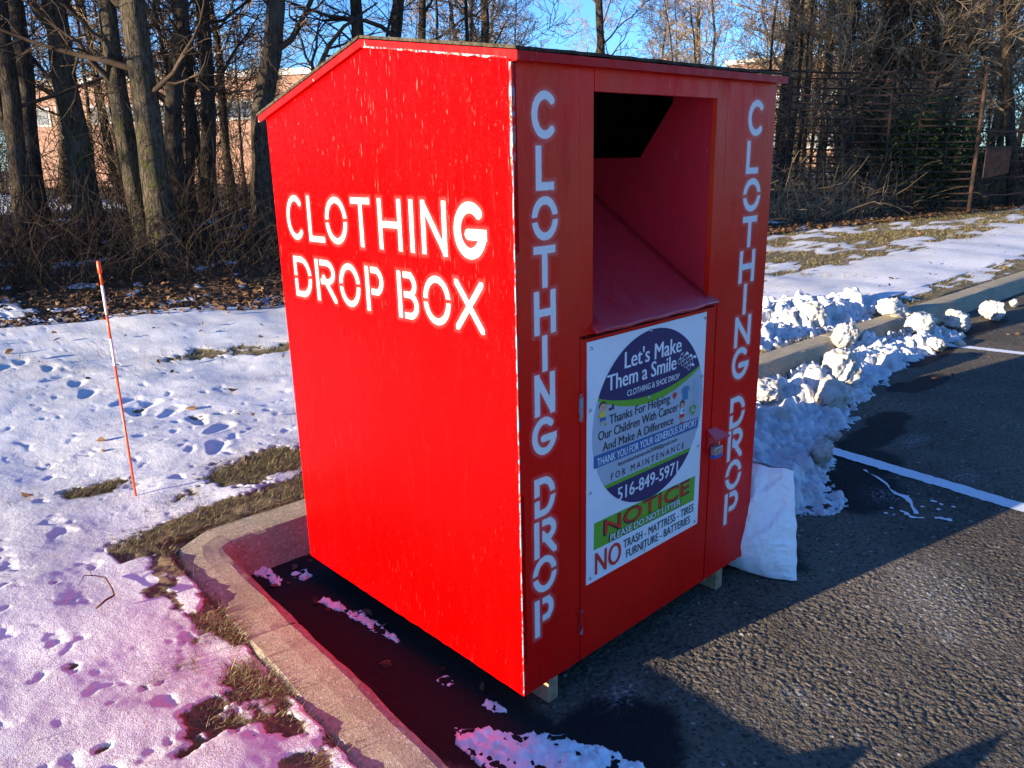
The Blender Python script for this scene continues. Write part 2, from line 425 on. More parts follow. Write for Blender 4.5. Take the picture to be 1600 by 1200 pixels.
# ------------------------------------------------------------------ asphalt
def build_lot():
    h = 0.0043
    def axis(lo, f0, f1, hi):
        mid = np.arange(f0, f1, h); up = [f1]; s = h
        while up[-1] < hi: s = min(s*1.035, 12); up.append(up[-1]+s)
        dn = [f0-h]; s = h
        while dn[-1] > lo: s = min(s*1.06, 12); dn.append(dn[-1]-s)
        return np.concatenate([np.array(dn[::-1]), mid, np.array(up)])
    xs = axis(-1.2, -0.36, 2.6, 420); ys = axis(-220, -1.15, 0.5, 1.6)
    X, Y = np.meshgrid(xs, ys)
    amp = np.clip(1.2 - 0.25*np.hypot(X-0.8, Y+0.4), 0.12, 1.0)
    # packed stones: each cell is a flat-topped pebble of its own height and size
    def stones(c, seed):
        gx, gy = np.floor(X/c).astype(np.int64), np.floor(Y/c).astype(np.int64); best = np.full(X.shape, -1.0)
        for ox in (-1, 0, 1):
            for oy in (-1, 0, 1):
                ix, iy = gx+ox, gy+oy
                hsh = (ix*374761393 + iy*668265263 + seed*974634777) & 0xffffffff
                hsh = ((hsh ^ (hsh >> 13))*1274126177) & 0xffffffff; hsh = hsh ^ (hsh >> 16)
                a_, b_, c_ = (hsh & 1023)/1023., ((hsh >> 10) & 1023)/1023., ((hsh >> 20) & 1023)/1023.
                d2 = ((X-(ix+.15+.7*a_)*c)**2 + (Y-(iy+.15+.7*b_)*c)**2)/(c*c)
                best = np.maximum(best, np.minimum(.35+.65*c_, 1.25 - d2*(2.2+1.5*b_)) - .55*(1-c_))
        return best
    rid = 0.75*stones(.0125, 3) + 0.45*stones(.021, 8) - .55
    amp = amp*(0.55 + 0.45*sstep(-.5, .6, fbm(X*3.1, Y*3.1, 3, 12)))
    Z = 0.0038*amp*np.clip(rid, -0.9, 0.6) + 0.004*pnoise(X*1.1, Y*1.1, 2)*amp
    Z = Z - 0.012*np.clip((kerb_x(Y)+0.11-X)*-1, -1, 0)*0
    ny, nx = X.shape
    idx = np.arange(ny*nx).reshape(ny, nx)
    Fq = np.stack([idx[:-1, :-1], idx[:-1, 1:], idx[1:, 1:], idx[1:, :-1]], -1).reshape(-1, 4)
    inl = ((X > kerb_x(Y) - 0.07) & (Y < kerb_y(X) + 0.10)).ravel()
    Fq = Fq[inl[Fq].any(1)]
    used = np.zeros(ny*nx, bool); used[Fq.ravel()] = True
    remap = np.cumsum(used)-1
    m = NT('asphalt'); v = m.obj()
    big = m.noise(v, 0.9, 5, 0.6); n = m.noise(v, 95, 3, 0.6); vc = m.vor(v, 95, 'F1', 1)
    sep = m.n('ShaderNodeSeparateColor', {0: vc})
    c = m.mix(m.ramp(big, 0.35, 0.68), (0.078, 0.066, 0.050), (0.138, 0.114, 0.083))
    c = m.mix(m.ramp(sep.outputs[0], 0.75, 1.0, 0, 0.55), c, (0.17, 0.155, 0.13))
    c = m.mix(m.ramp(sep.outputs[1], 0.6, 1.0, 0, 0.7), c, (0.018, 0.018, 0.019))
    c = m.mix(m.ramp(sep.outputs[2], 0.992, 0.996, 0, 0.5), c, (0.45, 0.42, 0.36))
    # wet patches, kerb shade painted in beside the box, and a few pale scuffs with shapes of their own
    wet_shade = m.attr('wet_shade')
    wet_shade_n = m.ramp(m.math('ADD', wet_shade, m.math('MULTIPLY', m.math('SUBTRACT', m.noise(v, 6, 4), 0.5), 0.5)), 0.40, 0.62)
    c = m.mix(wet_shade_n, c, (0.020, 0.019, 0.019))
    sal = m.math('MULTIPLY', m.attr('salt'), m.ramp(m.noise(v, 60, 5, 0.75), 0.47, 0.66))
    c = m.mix(sal, c, (0.42, 0.41, 0.39))
    nb = m.bump(m.math('ADD', m.vor(v, 130), m.math('MULTIPLY', n, 0.8)), 0.55, 0.004)
    mat = m.out(c, m.mix(wet_shade_n, (0.95,)*3, (0.75,)*3), nb, 0.06)
    def blobs(L): 
        a = np.zeros_like(X)
        for bx, by, rx, ry in L: a = np.maximum(a, np.exp(-(((X-bx)/rx)**2 + ((Y-by)/ry)**2)))
        return a
    wet_shade = blobs([(3.55, .36, .28, .14), (2.35, .05, .35, .3), (2.75, .15, .3, .2), (.1, -.25, .32, .22), (-.05, .9, .28, .9), (-.1, .2, .25, .5), (3.2, .3, .5, .14), (4.6, .5, .4, .12), (4.35, .6, .2, .08), (1.45, .1, .25, .3), (5.4, .75, .6, .1), (6.9, .8, .7, .12)])
    salt = blobs([(1.7, -.53, .14, .12), (1.48, -.66, .12, .08), (1.36, -.74, .08, .05), (1.62, -.6, .25, .16), (.32, -.12, .07, .05), (.69, -.52, .05, .04), (2.4, -.1, .1, .08), (2.9, -.3, .1, .06), (3.3, .1, .12, .05)])*0.8
    V = np.stack([X, Y, Z], -1).reshape(-1, 3)[used]
    np_mesh('parking_lot', V, remap[Fq], mat, smooth=True, attrs={'wet_shade': wet_shade.ravel()[used], 'salt': salt.ravel()[used]}, kind='structure')
build_lot()

# painted bay lines
M_line = NT('line_paint')
_v = M_line.obj(); _n = M_line.noise(_v, 60, 4, 0.7); _b = M_line.noise(_v, 7, 3)
M_line = M_line.out(M_line.mix(M_line.ramp(_n, 0.60, 0.72, 0, 0.8), (0.66, 0.67, 0.68), (0.09, 0.09, 0.09)), 0.75, M_line.bump(M_line.vor(_v, 130), 0.5, 0.004), 0.25)
def strip(name, pts, w, z=0.0042, jag=0.006, seed=0):
    rng = np.random.default_rng(seed)
    P = np.array(pts, float); L = []
    n = max(12, int(np.linalg.norm(P[-1]-P[0])/0.03))
    t = np.linspace(0, 1, n); s = np.linspace(0, 1, len(P))
    X = np.interp(t, s, P[:, 0]); Y = np.interp(t, s, P[:, 1])
    T = np.gradient(np.stack([X, Y], 1), axis=0); T /= np.linalg.norm(T, axis=1)[:, None]
    N = np.stack([-T[:, 1], T[:, 0]], 1)
    ww = np.broadcast_to(np.array(w, float), (n,)) if np.ndim(w) == 0 or len(w) == n else np.interp(t, np.linspace(0, 1, len(w)), w)
    a = np.stack([X, Y], 1) + N*(ww/2 + rng.normal(0, jag, n))[:, None]; b = np.stack([X, Y], 1) - N*(ww/2 + rng.normal(0, jag, n))[:, None]
    V = np.concatenate([np.c_[a, np.full(n, z)], np.c_[b, np.full(n, z)]])
    Fs = [(i, i+1, n+i+1, n+i) for i in range(n-1)]
    return V, Fs
mb = MB(); V, Fs = strip('l', [(2.83, 0.55), (2.69, -0.62), (2.40, -3.2), (2.2, -5.2)], 0.105, jag=0.003); mb.add(V, Fs)
mb.build('parking_line', M_line, kind='structure')
mb = MB(); V, Fs = strip('l', [(5.90, 0.85), (5.98, 0.24), (5.75, -3), (5.6, -5.2)], 0.10, jag=0.003); mb.add(V, Fs)
mb.build('parking_line', M_line, kind='structure')
mb = MB(); rs = np.random.default_rng(4)
V, Fs = strip('l', [(2.646, .115), (2.56, -.03), (2.47, -.10), (2.42, -.20), (2.36, -.24), (2.28, -.29)], [0.008, 0.014, 0.012, 0.03, 0.012, 0.02], 0.0046, 0.004, 3); mb.add(V, Fs)
V, Fs = strip('l', [(2.27, -.22), (2.23, -.29), (2.26, -.33)], [0.012, 0.025, 0.008], 0.0046, 0.004, 4); mb.add(V, Fs)
V, Fs = strip('l', [(2.30, -.36), (2.32, -.43)], [0.02, 0.03], 0.0046, 0.005, 5); mb.add(V, Fs)
for q in range(9):
    cx, cy = 2.3+rs.uniform(-.12, .2), -.28+rs.uniform(-.15, .12); rr = rs.uniform(.005, .014)
    mb.add([(cx+rr*math.cos(a)*rs.uniform(.6, 1.3), cy+rr*math.sin(a)*rs.uniform(.6, 1.3), 0.0046) for a in np.linspace(0, 6.28, 8)[:-1]], [tuple(range(7))])
mb.build('paint_spill', M_line, label='thin wandering dribble of spilled white paint beside the nearer bay line', cat='paint spill')

# ------------------------------------------------------------------ kerb
def build_kerb():
    m = NT('kerb_concrete'); v = m.obj()
    n = m.noise(v, 120, 4, 0.7); b = m.noise(v, 5, 5, 0.65); vc = m.n('ShaderNodeSeparateColor', {0: m.vor(v, 110, 'F1', 1)})
    c = m.mix(m.ramp(b, 0.3, 0.7), (0.28, 0.235, 0.155), (0.36, 0.31, 0.215))
    c = m.mix(m.ramp(vc.outputs[0], 0.6, 1.0, 0, 0.6), c, (0.20, 0.155, 0.11))
    c = m.mix(m.ramp(vc.outputs[1], 0.8, 1.0, 0, 0.5), c, (0.52, 0.47, 0.40))
    c = m.mix(m.ramp(m.noise(v, 2.5, 6, 0.7), 0.56, 0.66, 0, 0.55), c, (0.17, 0.14, 0.10))
    mat = m.out(c, 0.9, m.bump(m.math('ADD', n, m.math('MULTIPLY', m.noise(v, 320, 2), 0.8)), 0.6, 0.004), 0.1)
    # section: outer bottom, outer top, top, inner top edge (rounded), face bottom (battered)
    path = [(kerb_x(y), y) for y in np.concatenate([np.linspace(-12, -0.6, 40), np.linspace(-0.55, 1.40, 90)])]
    path += [(kerb_x(1.45)+0.002, 1.45), (kerb_x(1.5)+0.012, 1.495), (kerb_x(1.5)+0.055, kerb_y(-.2)), ]
    path += [(x, kerb_y(x)) for x in np.concatenate([np.linspace(-.15, 6.5, 220), np.linspace(6.6, 60, 160)])]
    P = np.array(path); n_ = len(P)
    T = np.gradient(P, axis=0); T /= np.linalg.norm(T, axis=1)[:, None]
    N = np.stack([T[:, 1], -T[:, 0]], 1)                # to the road
    # along left kerb travelling +y, road is at +x: N = (1,0) ok; along rear kerb travelling +x, road at -y: N=(0,-1) ok
    sec = [(-KW, -0.06), (-KW, KH-0.03), (-KW+0.006, KH-0.008), (-KW+0.02, KH), (-KW*0.5, KH+0.002), (-0.03, KH), (-0.012, KH-0.004), (0.0, KH-0.014), (0.012, KH-0.035), (0.085, -0.02)]
    V = []
    s = np.concatenate([[0], np.cumsum(np.linalg.norm(np.diff(P, axis=0), axis=1))])
    for k, (o, z) in enumerate(sec):
        w = fbm(s*2.0+k*3.1, s*0+k, 3, 60+k)*0.006 + pnoise(s*14+k*5, s*0+k, 90+k)*0.0025
        off = o + w
        q = P + N*off[:, None]
        V.append(np.c_[q, np.full(n_, z) + (0.4*w if 0 < k < 9 else 0)])
    V = np.array(V)
    # outer corner: pull the mitred outer points together into a chamfer
    ns = len(sec)
    idx = np.arange(ns*n_).reshape(ns, n_)
    # contraction joints: sink two close columns
    for jy in (0.79, -1.6, ):
        k = int(np.argmin(abs(P[:, 1]-jy) + 10*(P[:, 0] > -.2)))
        V[3:9, k, 2] -= 0.006
    for jx in (1.9, 4.95, 8.0):
        k = int(np.argmin(abs(P[:, 0]-jx) + 10*(P[:, 1] < 1.0)))
        V[3:9, k, 2] -= 0.006
    Fq = np.stack([idx[:-1, :-1], idx[:-1, 1:], idx[1:, 1:], idx[1:, :-1]], -1).reshape(-1, 4)
    o = np_mesh('kerb', V.reshape(-1, 3), Fq, mat, smooth=False, kind='structure')
    import bmesh
    bm = bmesh.new(); bm.from_mesh(o.data); bmesh.ops.recalc_face_normals(bm, faces=bm.faces); bm.to_mesh(o.data); bm.free()
    # joint filler as a thin dark slot
    mb = MB()
    for y in (0.79,):
        x = kerb_x(y); mb.box((x-KW+.012, y-.0018, KH-.012), (x-.012, y+.0018, KH-.006))
    o2 = mb.build('kerb_joint', simple('joint_dirt', (0.05, 0.04, 0.03), 0.95), o)
build_kerb()

# ------------------------------------------------------------------ stencil letters
def arc(cx, cy, rx, ry, a0, a1, n=22):
    return [(cx+rx*math.cos(R_(a)), cy+ry*math.sin(R_(a))) for a in np.linspace(a0, a1, n)]
GLY = {
 'C': ([arc(.5, .5, .5, .5, 48, 312, 30)], []),
 'L': ([[(0, 1), (0, 0), (1, 0)]], []),
 'O': ([arc(.5, .5, .5, .5, 0, 360, 40)], ['h']),
 'T': ([[(0, 1), (1, 1)], [(.5, 1), (.5, 0)]], []),
 'H': ([[(0, 0), (0, 1)], [(1, 0), (1, 1)], [(0, .5), (1, .5)]], []),
 'I': ([[(.5, 0), (.5, 1)]], []),
 'N': ([[(0, 0), (0, 1), (1, 0), (1, 1)]], []),
 'G': ([arc(.5, .5, .5, .5, 48, 335, 30) + [(1, .42), (.58, .42)]], []),
 'D': ([[(0, 0), (0, 1), (.42, 1)] + arc(.42, .5, .58, .5, 90, -90, 18) + [(.42, 0), (0, 0)]], ['h']),
 'R': ([[(0, 0), (0, 1), (.6, 1)] + arc(.6, .74, .38, .26, 90, -90, 14) + [(.6, .48), (0, .48)], [(.5, .48), (1, 0)]], ['v']),
 'P': ([[(0, 0), (0, 1), (.6, 1)] + arc(.6, .72, .4, .28, 90, -90, 14) + [(.6, .44), (0, .44)]], ['v']),
 'B': ([[(0, 0), (0, 1), (.58, 1)] + arc(.58, .76, .34, .24, 90, -90, 12) + [(.58, .52), (0, .52)], [(.58, .52)] + arc(.58, .26, .42, .26, 90, -90, 12) + [(.58, 0), (0, 0)]], ['v']),
 'X': ([[(0, 0), (1, 1)], [(0, 1), (1, 0)]], []),
}
def stencil_sdf(U, Vv, letters, hw, mar=0.03):
    """U,Vv: positions in metres (flat arrays); letters: (char,u0,u1,v0,v1[,hw])"""
    D = np.full(U.shape, 1.0)
    for L in letters:
        ch, u0, u1, v0, v1 = L[:5]; w = L[5] if len(L) > 5 else hw
        m = (U > u0-mar) & (U < u1+mar) & (Vv > v0-mar) & (Vv < v1+mar)
        if not m.any(): continue
        pu, pv = U[m], Vv[m]
        d = np.full(pu.shape, 1.0)
        lines, gaps = GLY[ch]
        su, sv = (u1-u0-2*w), (v1-v0-2*w)
        for ln in lines:
            Q = [(u0+w+a*su, v0+w+b*sv) for a, b in ln]
            for (ax, ay), (bx, by) in zip(Q[:-1], Q[1:]):
                dx, dy = bx-ax, by-ay; l2 = dx*dx+dy*dy
                if l2 < 1e-12: continue
                l = math.sqrt(l2); seg0 = len(ln) <= 4 or abs(dx) < 1e-6 or abs(dy) < 1e-6
                if seg0 and len(ln) < 12 or (l > .03 and seg0):
                    e0 = w*(1.0 if abs(dx) < 1e-6 or abs(dy) < 1e-6 else 1.8)/l
                    ax, ay, bx, by = ax-dx*e0, ay-dy*e0, bx+dx*e0, by+dy*e0; dx, dy = bx-ax, by-ay; l2 = dx*dx+dy*dy
                t = np.clip(((pu-ax)*dx+(pv-ay)*dy)/l2, 0, 1)
                d = np.minimum(d, np.hypot(pu-ax-t*dx, pv-ay-t*dy))
        d = d - w
        # square stroke ends at the letter box
        d = np.maximum(d, np.maximum(np.maximum(u0-pu, pu-u1), np.maximum(v0-pv, pv-v1)))
        g = 0.0052
        for k in gaps:
            if k == 'h': gd = g - np.abs(pv - (v0+v1)/2 - (pu-(u0+u1)/2)*0.06)
            else: gd = np.where(pv > v0 + 0.33*(v1-v0), g - np.abs(pu - (u0 + 2*w + g)), -1)
            if k == 'v' and ch == 'B': gd = g - np.abs(pu - (u0 + 2*w + g))
            d = np.maximum(d, gd)
        D[m] = np.minimum(D[m], d)
    return D

# ------------------------------------------------------------------ the drop box
W, DP, Z0, ZF = 1.26, 1.255, 0.09, 1.874
PEAK_Y, PEAK_Z, BACK_Z = 0.62, 1.964, 1.796
def roof_z(y):
    return np.interp(y, [-0.2, 0.0, PEAK_Y, DP, DP+0.2], [ZF-0.024, ZF, PEAK_Z, BACK_Z, BACK_Z-0.060])

box = empty('clothing_drop_box', (0, 0, 0), label='tall red painted plywood clothing drop box with white stencilled lettering and sloped roof', cat='donation box')

def side_letters():
    L = []
    r1 = [('C',1.174,1.05,),('L',1.026,.923),('O',.912,.781),('T',.754,.646),('H',.605,.485),('I',.447,.424),('N',.39,.274),('G',.243,.105)]
    for ch, a, b in r1: L.append((ch, -a, -b, 1.384, 1.538, 0.0155 if ch == 'G' else 0.0102))
    r2 = [('D',1.157,1.036),('R',1.006,.879),('O',.855,.732),('P',.699,.599),('B',.525,.422),('O',.397,.271),('X',.251,.127)]
    for ch, a, b in r2: L.append((ch, -a, -b, 1.181, 1.326, 0.0102))
    return L

def side_panel(name, x, outward, mat, letters):
    ys = np.linspace(0, DP, 315)
    ts = np.concatenate([np.linspace(0, 0.575, 40)[:-1], np.linspace(0.575, 0.815, 115), np.linspace(0.815, 1, 25)[1:]])
    Yg, Tg = np.meshgrid(ys, ts)
    top = roof_z(Yg) + 0.018                # tucked up under the roof deck
    # rows stay level in the lettered part and follow the roof only near the top
    zl = Z0 + Tg*(1.874-Z0)
    k = sstep(0.83, 1.0, Tg)
    Zg = zl*(1-k) + k*(Z0 + Tg*(top-Z0))
    Zg = np.minimum(Zg, top)
    # sheet is a little wavy, edges ragged
    Xg = np.full_like(Yg, x) + outward*(fbm(Yg*1.5, Zg*1.5, 2, 8)*0.0018)
    Zg = Zg + np.where(Tg == 0, pnoise(Yg*22, Yg*0+1, 3)*0.003, 0)
    D = stencil_sdf(-Yg.ravel(), Zg.ravel(), letters, 0.0115) if letters else np.full(Yg.size, 1.0)
    ny, nx = Yg.shape; idx = np.arange(ny*nx).reshape(ny, nx)
    Fq = np.stack([idx[:-1, :-1], idx[1:, :-1], idx[1:, 1:], idx[:-1, 1:]], -1).reshape(-1, 4)
    if outward > 0: Fq = Fq[:, ::-1]
    # back of the sheet and its four edges
    V = np.stack([Xg, Yg, Zg], -1).reshape(-1, 3)
    loop = np.concatenate([idx[0, :], idx[1:, -1], idx[-1, -2::-1], idx[-2:0:-1, 0]])
    n0 = len(V); inner = V[loop].copy(); inner[:, 0] = x - outward*0.016
    V = np.concatenate([V, inner]); k = np.arange(len(loop)); k2 = (k+1) % len(loop)
    rim = np.stack([loop[k], loop[k2], n0+k2, n0+k], -1)
    if outward < 0: rim = rim
    Fall = np.concatenate([Fq, rim])
    attr = np.concatenate([D, np.full(len(loop), 1.0)])
    return np_mesh(name, V, Fall, mat, box, smooth=False, attrs={'stencil': attr})
side_panel('side_panel', 0.0, -1, M_side, side_letters())
side_panel('side_panel', W, 1, M_red, None)

LL = [('C',.066,.163,1.690,1.808),('L',.079,.148,1.563,1.676),('O',.062,.162,1.435,1.550),('T',.066,.151,1.310,1.423),('H',.064,.150,1.184,1.305),('I',.092,.116,1.080,1.183),
      ('N',.061,.144,.955,1.077),('G',.049,.149,.838,.951),('D',.055,.142,.651,.773),('R',.052,.146,.522,.640),('O',.044,.145,.405,.523),('P',.049,.131,.263,.388)]
RL = [('C',1.084,1.192,1.698,1.815),('L',1.088,1.169,1.574,1.684),('O',1.080,1.194,1.447,1.561),('T',1.088,1.183,1.324,1.433),('H',1.081,1.185,1.200,1.316),('I',1.118,1.144,1.085,1.197),
      ('N',1.075,1.184,.968,1.082),('G',1.069,1.184,.845,.966),('D',1.074,1.178,.659,.781),('R',1.070,1.175,.532,.654),('O',1.067,1.180,.408,.529),('P',1.070,1.168,.273,.401)]
DOOR_T = 1.147; DX0, DX1 = 0.249, 0.952; OX0, OX1 = 0.302, 0.896; OZ0, OZ1 = 1.168, 1.812
def stile(letters, x0, x1, xi, side):
    """grid board x0..x1 full height, plus the narrow piece beside the opening"""
    xs = np.linspace(x0, x1, int((x1-x0)/0.0033)+1)
    zs = np.linspace(Z0, ZF+.012, int((ZF+.012-Z0)/0.0036)+1)
    Xg, Zg = np.meshgrid(xs, zs)
    Yg = fbm(Xg*3, Zg*1.5, 2, 14)*0.0012
    Zb = Zg + np.where(Zg == zs[0], pnoise(Xg*30, Xg*0+2, 9)*0.003 - 0.0, 0)
    D = stencil_sdf(Xg.ravel(), Zg.ravel(), letters, 0.0112)
    ny, nx = Xg.shape; idx = np.arange(ny*nx).reshape(ny, nx)
    Fq = np.stack([idx[:-1, :-1], idx[:-1, 1:], idx[1:, 1:], idx[1:, :-1]], -1).reshape(-1, 4)
    V = np.stack([Xg, Yg, Zb], -1).reshape(-1, 3)
    loop = np.concatenate([idx[0, :], idx[1:, -1], idx[-1, -2::-1], idx[-2:0:-1, 0]])
    n0 = len(V); inner = V[loop].copy(); inner[:, 1] = 0.018
    V = np.concatenate([V, inner]); k = np.arange(len(loop)); k2 = (k+1) % len(loop)
    Fall = np.concatenate([Fq, np.stack([loop[k2], loop[k], n0+k, n0+k2], -1)])
    a = np.concatenate([D, np.full(len(loop), 1.0)])
    # jamb piece
    z0 = DOOR_T + 0.006
    xa, xb = (x1, xi) if side < 0 else (xi, x0)
    b = len(V)
    V = np.concatenate([V, [(xa, 0.0, z0), (xb, 0.0, z0), (xb, 0.0, ZF+.012), (xa, 0.0, ZF+.012), (xa, .018, z0), (xb, .018, z0), (xb, .018, ZF+.012), (xa, .018, ZF+.012)]])
    Fall = np.concatenate([Fall, np.array([[0,1,2,3],[0,4,5,1],[1,5,6,2],[0,3,7,4]])+b])
    a = np.concatenate([a, np.full(8, 1.0)])
    np_mesh('front_stile', V, Fall, M_front, box, attrs={'stencil': a})
stile(LL, 0.004, DX0-0.003, OX0, -1)
stile(RL, DX1+0.003, W-0.002, OX1, 1)

MB().box((OX0+.003, -0.001, OZ1), (OX1-.003, .018, ZF+.012)).build('header_board', M_red, box)
MB().box((OX0+.001, 0.0012, DOOR_T+.005), (OX1-.001, .018, OZ0-.002)).build('sill_board', M_red, box)
# door with a thickness, hung in the opening
door = MB().box((DX0+.003, 0.0005, Z0-.002), (DX1-.003, .018, DOOR_T)).build('door', M_red, box, bevel=0.002)
MB().box((DX0+.01, -.0035, DOOR_T-.004), (DX1-.02, .004, DOOR_T-.0005)).build('door_edge', M_dark, door)
for hz in (0.90, 0.19):
    mb = MB()
    mb.tube([(DX0, -.0055, hz), (DX0, -.0055, hz+.085)], .0055, 10)
    mb.box((DX0-.006, -.0025, hz+.004), (DX0-.0005, 0.0, hz+.081)); mb.box((DX0+.0005, -.0025, hz+.004), (DX0+.007, 0.0, hz+.081))
    mb.build('hinge', M_chip, door)
# back, floor
MB().box((.017, DP-.018, Z0+.001), (W-.017, DP-.001, BACK_Z+.014)).build('back_panel', M_red, box)
MB().box((.017, .019, Z0+.004), (W-.017, DP-.019, Z0+.022)).build('floor_panel', M_bare, box)
for sx in (0.11, 1.05):
    MB().box((sx, .006, 0.001), (sx+.043, DP-.03, Z0+.003)).build('skid', M_bare, box, bevel=.002)
# roof: two felt sheets and trim boards under them
def roof_sheet(y0, z0, y1, z1, xa, xb, t):
    mb = MB(); n = 40; rng = np.random.default_rng(int(y0*100)+7)
    xs = np.linspace(xa, xb, n)
    V = []
    for (y, z) in ((y0, z0), (y1, z1)):
        for k, x in enumerate(xs):
            j = rng.uniform(-.004, .004); V.append((x, y+j, z+rng.uniform(0, .003)))
    V2 = [(x, y, z+t) for x, y, z in V]
    Fs = []
    for k in range(n-1):
        Fs += [(k, k+1, n+k+1, n+k), (2*n+k, 3*n+k, 3*n+k+1, 2*n+k+1), (k, 2*n+k, 2*n+k+1, k+1), (n+k, n+k+1, 3*n+k+1, 3*n+k)]
    Fs += [(0, n, 3*n, 2*n), (n-1, 3*n-1, 4*n-1, 2*n-1)]
    return mb.add(V+V2, Fs)
mb = MB()
for ya, yb in ((.0195, PEAK_Y), (PEAK_Y, DP-.0195)):
    za, zb = float(roof_z(ya)), float(roof_z(yb))
    mb.prism([(ya, za-.012), (yb, zb-.012), (yb, zb+.004), (ya, za+.004)], 0, .0175, W-.0175)
mb.build('roof_light_block', M_dark, box)  # added under the deck to stop light leaks and blacken the ceiling
OV = 0.036; OVX = 0.012; OVB = 0.036
rs_f = (PEAK_Z-ZF)/PEAK_Y; rs_b = (PEAK_Z-BACK_Z)/(DP-PEAK_Y)
TR = 0.022                       # roof deck rides this far above the wall line
roof_sheet(-OV, ZF-OV*rs_f+TR, PEAK_Y, PEAK_Z+TR, -OVX-.003, W+OVX+.003, .008).build('roof_sheet', M_shingle, box)
roof_sheet(PEAK_Y+.001, PEAK_Z+TR, DP+OVB+.004, BACK_Z-(OVB+.004)*rs_b+TR, -OVX-.003, W+OVX+.003, .008).build('roof_sheet', M_shingle, box)
def gable_trim(xa, xb):
    y = [-OV+.002, PEAK_Y, DP+OVB]; zt = [ZF-OV*rs_f+TR-.001, PEAK_Z+TR-.001, BACK_Z-OVB*rs_b+TR-.001]; h = .021
    poly = [(y[0], zt[0]-h), (y[1], zt[1]-h), (y[2], zt[2]-h), (y[2], zt[2]), (y[1], zt[1]), (y[0], zt[0])]
    mb = MB()
    for q in ((0, 1), (1, 2)):
        mb.prism([(y[q[0]], zt[q[0]]-h), (y[q[1]], zt[q[1]]-h), (y[q[1]], zt[q[1]]), (y[q[0]], zt[q[0]])], 0, xa, xb)
    return mb
gable_trim(-OVX, -.0022).build('roof_trim', M_trim, box)
gable_trim(W+.0022, W+OVX).build('roof_trim', M_trim, box)
zt = ZF-OV*rs_f+TR-.001
MB().box((-.0015, -OV+.002, zt-.021), (W+.0015, -.0035, zt)).build('roof_trim', M_trim, box)
# one long bead of old flaking paint down the front corner, and one along the foot of the side trim
def bead(name, P, w, axis):
    """thin strip of flaking paint along P (points), widths w, proud of the boards"""
    P = np.array(P, float); n = len(P); V = []; Fs = []
    for p, q in zip(P, w):
        if axis == 'z': V += [(p[0]-.0018, p[1]+.0015+q*.7, p[2]), (p[0]-.0018, p[1]-.0018, p[2]), (p[0]+q, p[1]-.0018, p[2]), (p[0]+q*.5, p[1]+.001, p[2])]
        else: V += [(p[0]+.004, p[1], p[2]-q), (p[0]-.0016, p[1], p[2]-q), (p[0]-.0016, p[1], p[2]), (p[0]+.004, p[1], p[2])]
    for i in range(n-1):
        for j in range(4): Fs.append((4*i+j, 4*i+(j+1) % 4, 4*i+4+(j+1) % 4, 4*i+4+j))
    return np_mesh(name, V, Fs, M_chip, box)
rng = np.random.default_rng(12)
zz = np.linspace(Z0+.004, ZF-.006, 220)
ww = np.where(zz < 1.60, 0.0013, .007)*(1+0.9*fbm(zz*9, zz*0, 3, 4)) + .0006
bead('corner_flaking', [(0, 0, z) for z in zz], np.maximum(ww, .0004), 'z')
yy = np.linspace(-.0, PEAK_Y-.02, 140)
bead('trim_flaking', [(-OVX, y, float(roof_z(y))+TR-.022+.004) for y in yy], np.maximum(.0042*(1+1.2*fbm(yy*14, yy*0, 3, 6)), .0006), 'y')

# chute: straight sloping ramp, back board, side cheeks, dark inside
prof = np.array([(-.030, 1.164), (.0, 1.184), (.14, 1.272), (.28, 1.362), (.42, 1.455), (.55, 1.54)])
tt = np.linspace(0, 1, 26); ti = np.linspace(0, 1, len(prof))
py_, pz_ = np.interp(tt, ti, prof[:, 0]), np.interp(tt, ti, prof[:, 1])
MB().box((OX0-.001, .552, 1.48), (OX1+.001, .566, 1.637)).build('chute_back', M_chute, box)
nx = 14; V = []; Fs = []
for k in range(26):
    for i, x in enumerate(np.linspace(OX0-.004, OX1+.0, nx)):
        xx = x + (0.024 if i == nx-1 and py_[k] < -.001 else 0) - (0.006 if i == 0 and py_[k] < 0 else 0)
        V.append((xx, py_[k] + (0.004*math.sin(i*1.7) if k == 0 else 0), pz_[k]))
for k in range(25):
    for i in range(nx-1):
        a = k*nx+i; Fs.append((a, a+1, a+nx+1, a+nx))
ramp = np_mesh('chute_ramp', V, Fs, M_chute, box, smooth=True)
sm = ramp.modifiers.new('thickness', 'SOLIDIFY'); sm.thickness = 0.010; sm.offset = -1
for xa, xb in ((OX0-.016, OX0-.0005), (OX1+.0005, OX1+.016)):
    poly = [(.019, 1.14), (.58, 1.48), (.58, 1.637), (.30, 1.637), (.172, 1.806), (.165, OZ1+.03), (.019, OZ1+.03)]
    MB().prism(poly, 0, xa, xb).build('chute_cheek', M_chute, box)
M_in = simple('inside_shade', (0.02, 0.014, 0.012), 0.95, 0.05)  # near-black colour stands in for the shade inside the box
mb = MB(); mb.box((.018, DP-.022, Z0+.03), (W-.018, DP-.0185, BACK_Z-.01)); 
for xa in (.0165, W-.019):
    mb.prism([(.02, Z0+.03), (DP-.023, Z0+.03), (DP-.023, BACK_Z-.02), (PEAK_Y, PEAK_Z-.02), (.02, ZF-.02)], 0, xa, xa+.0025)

mb.build('inner_shade_lining', M_in, box)  # added lining, carried to the roofline to keep light out

# hasp cover
mb = MB()
hv = [(.925, -.002, .699), (.975, -.002, .699), (1.005, -.045, .672), (.915, -.045, .672)]
mb.add(hv + [(x, y, z-.008) for x, y, z in hv], [(0,1,2,3),(7,6,5,4),(0,4,5,1),(1,5,6,2),(2,6,7,3),(3,7,4,0)])
mb.box((.930, -.006, .625), (.985, -.0012, .688))
mb.build('lock_cover', M_chute, box)
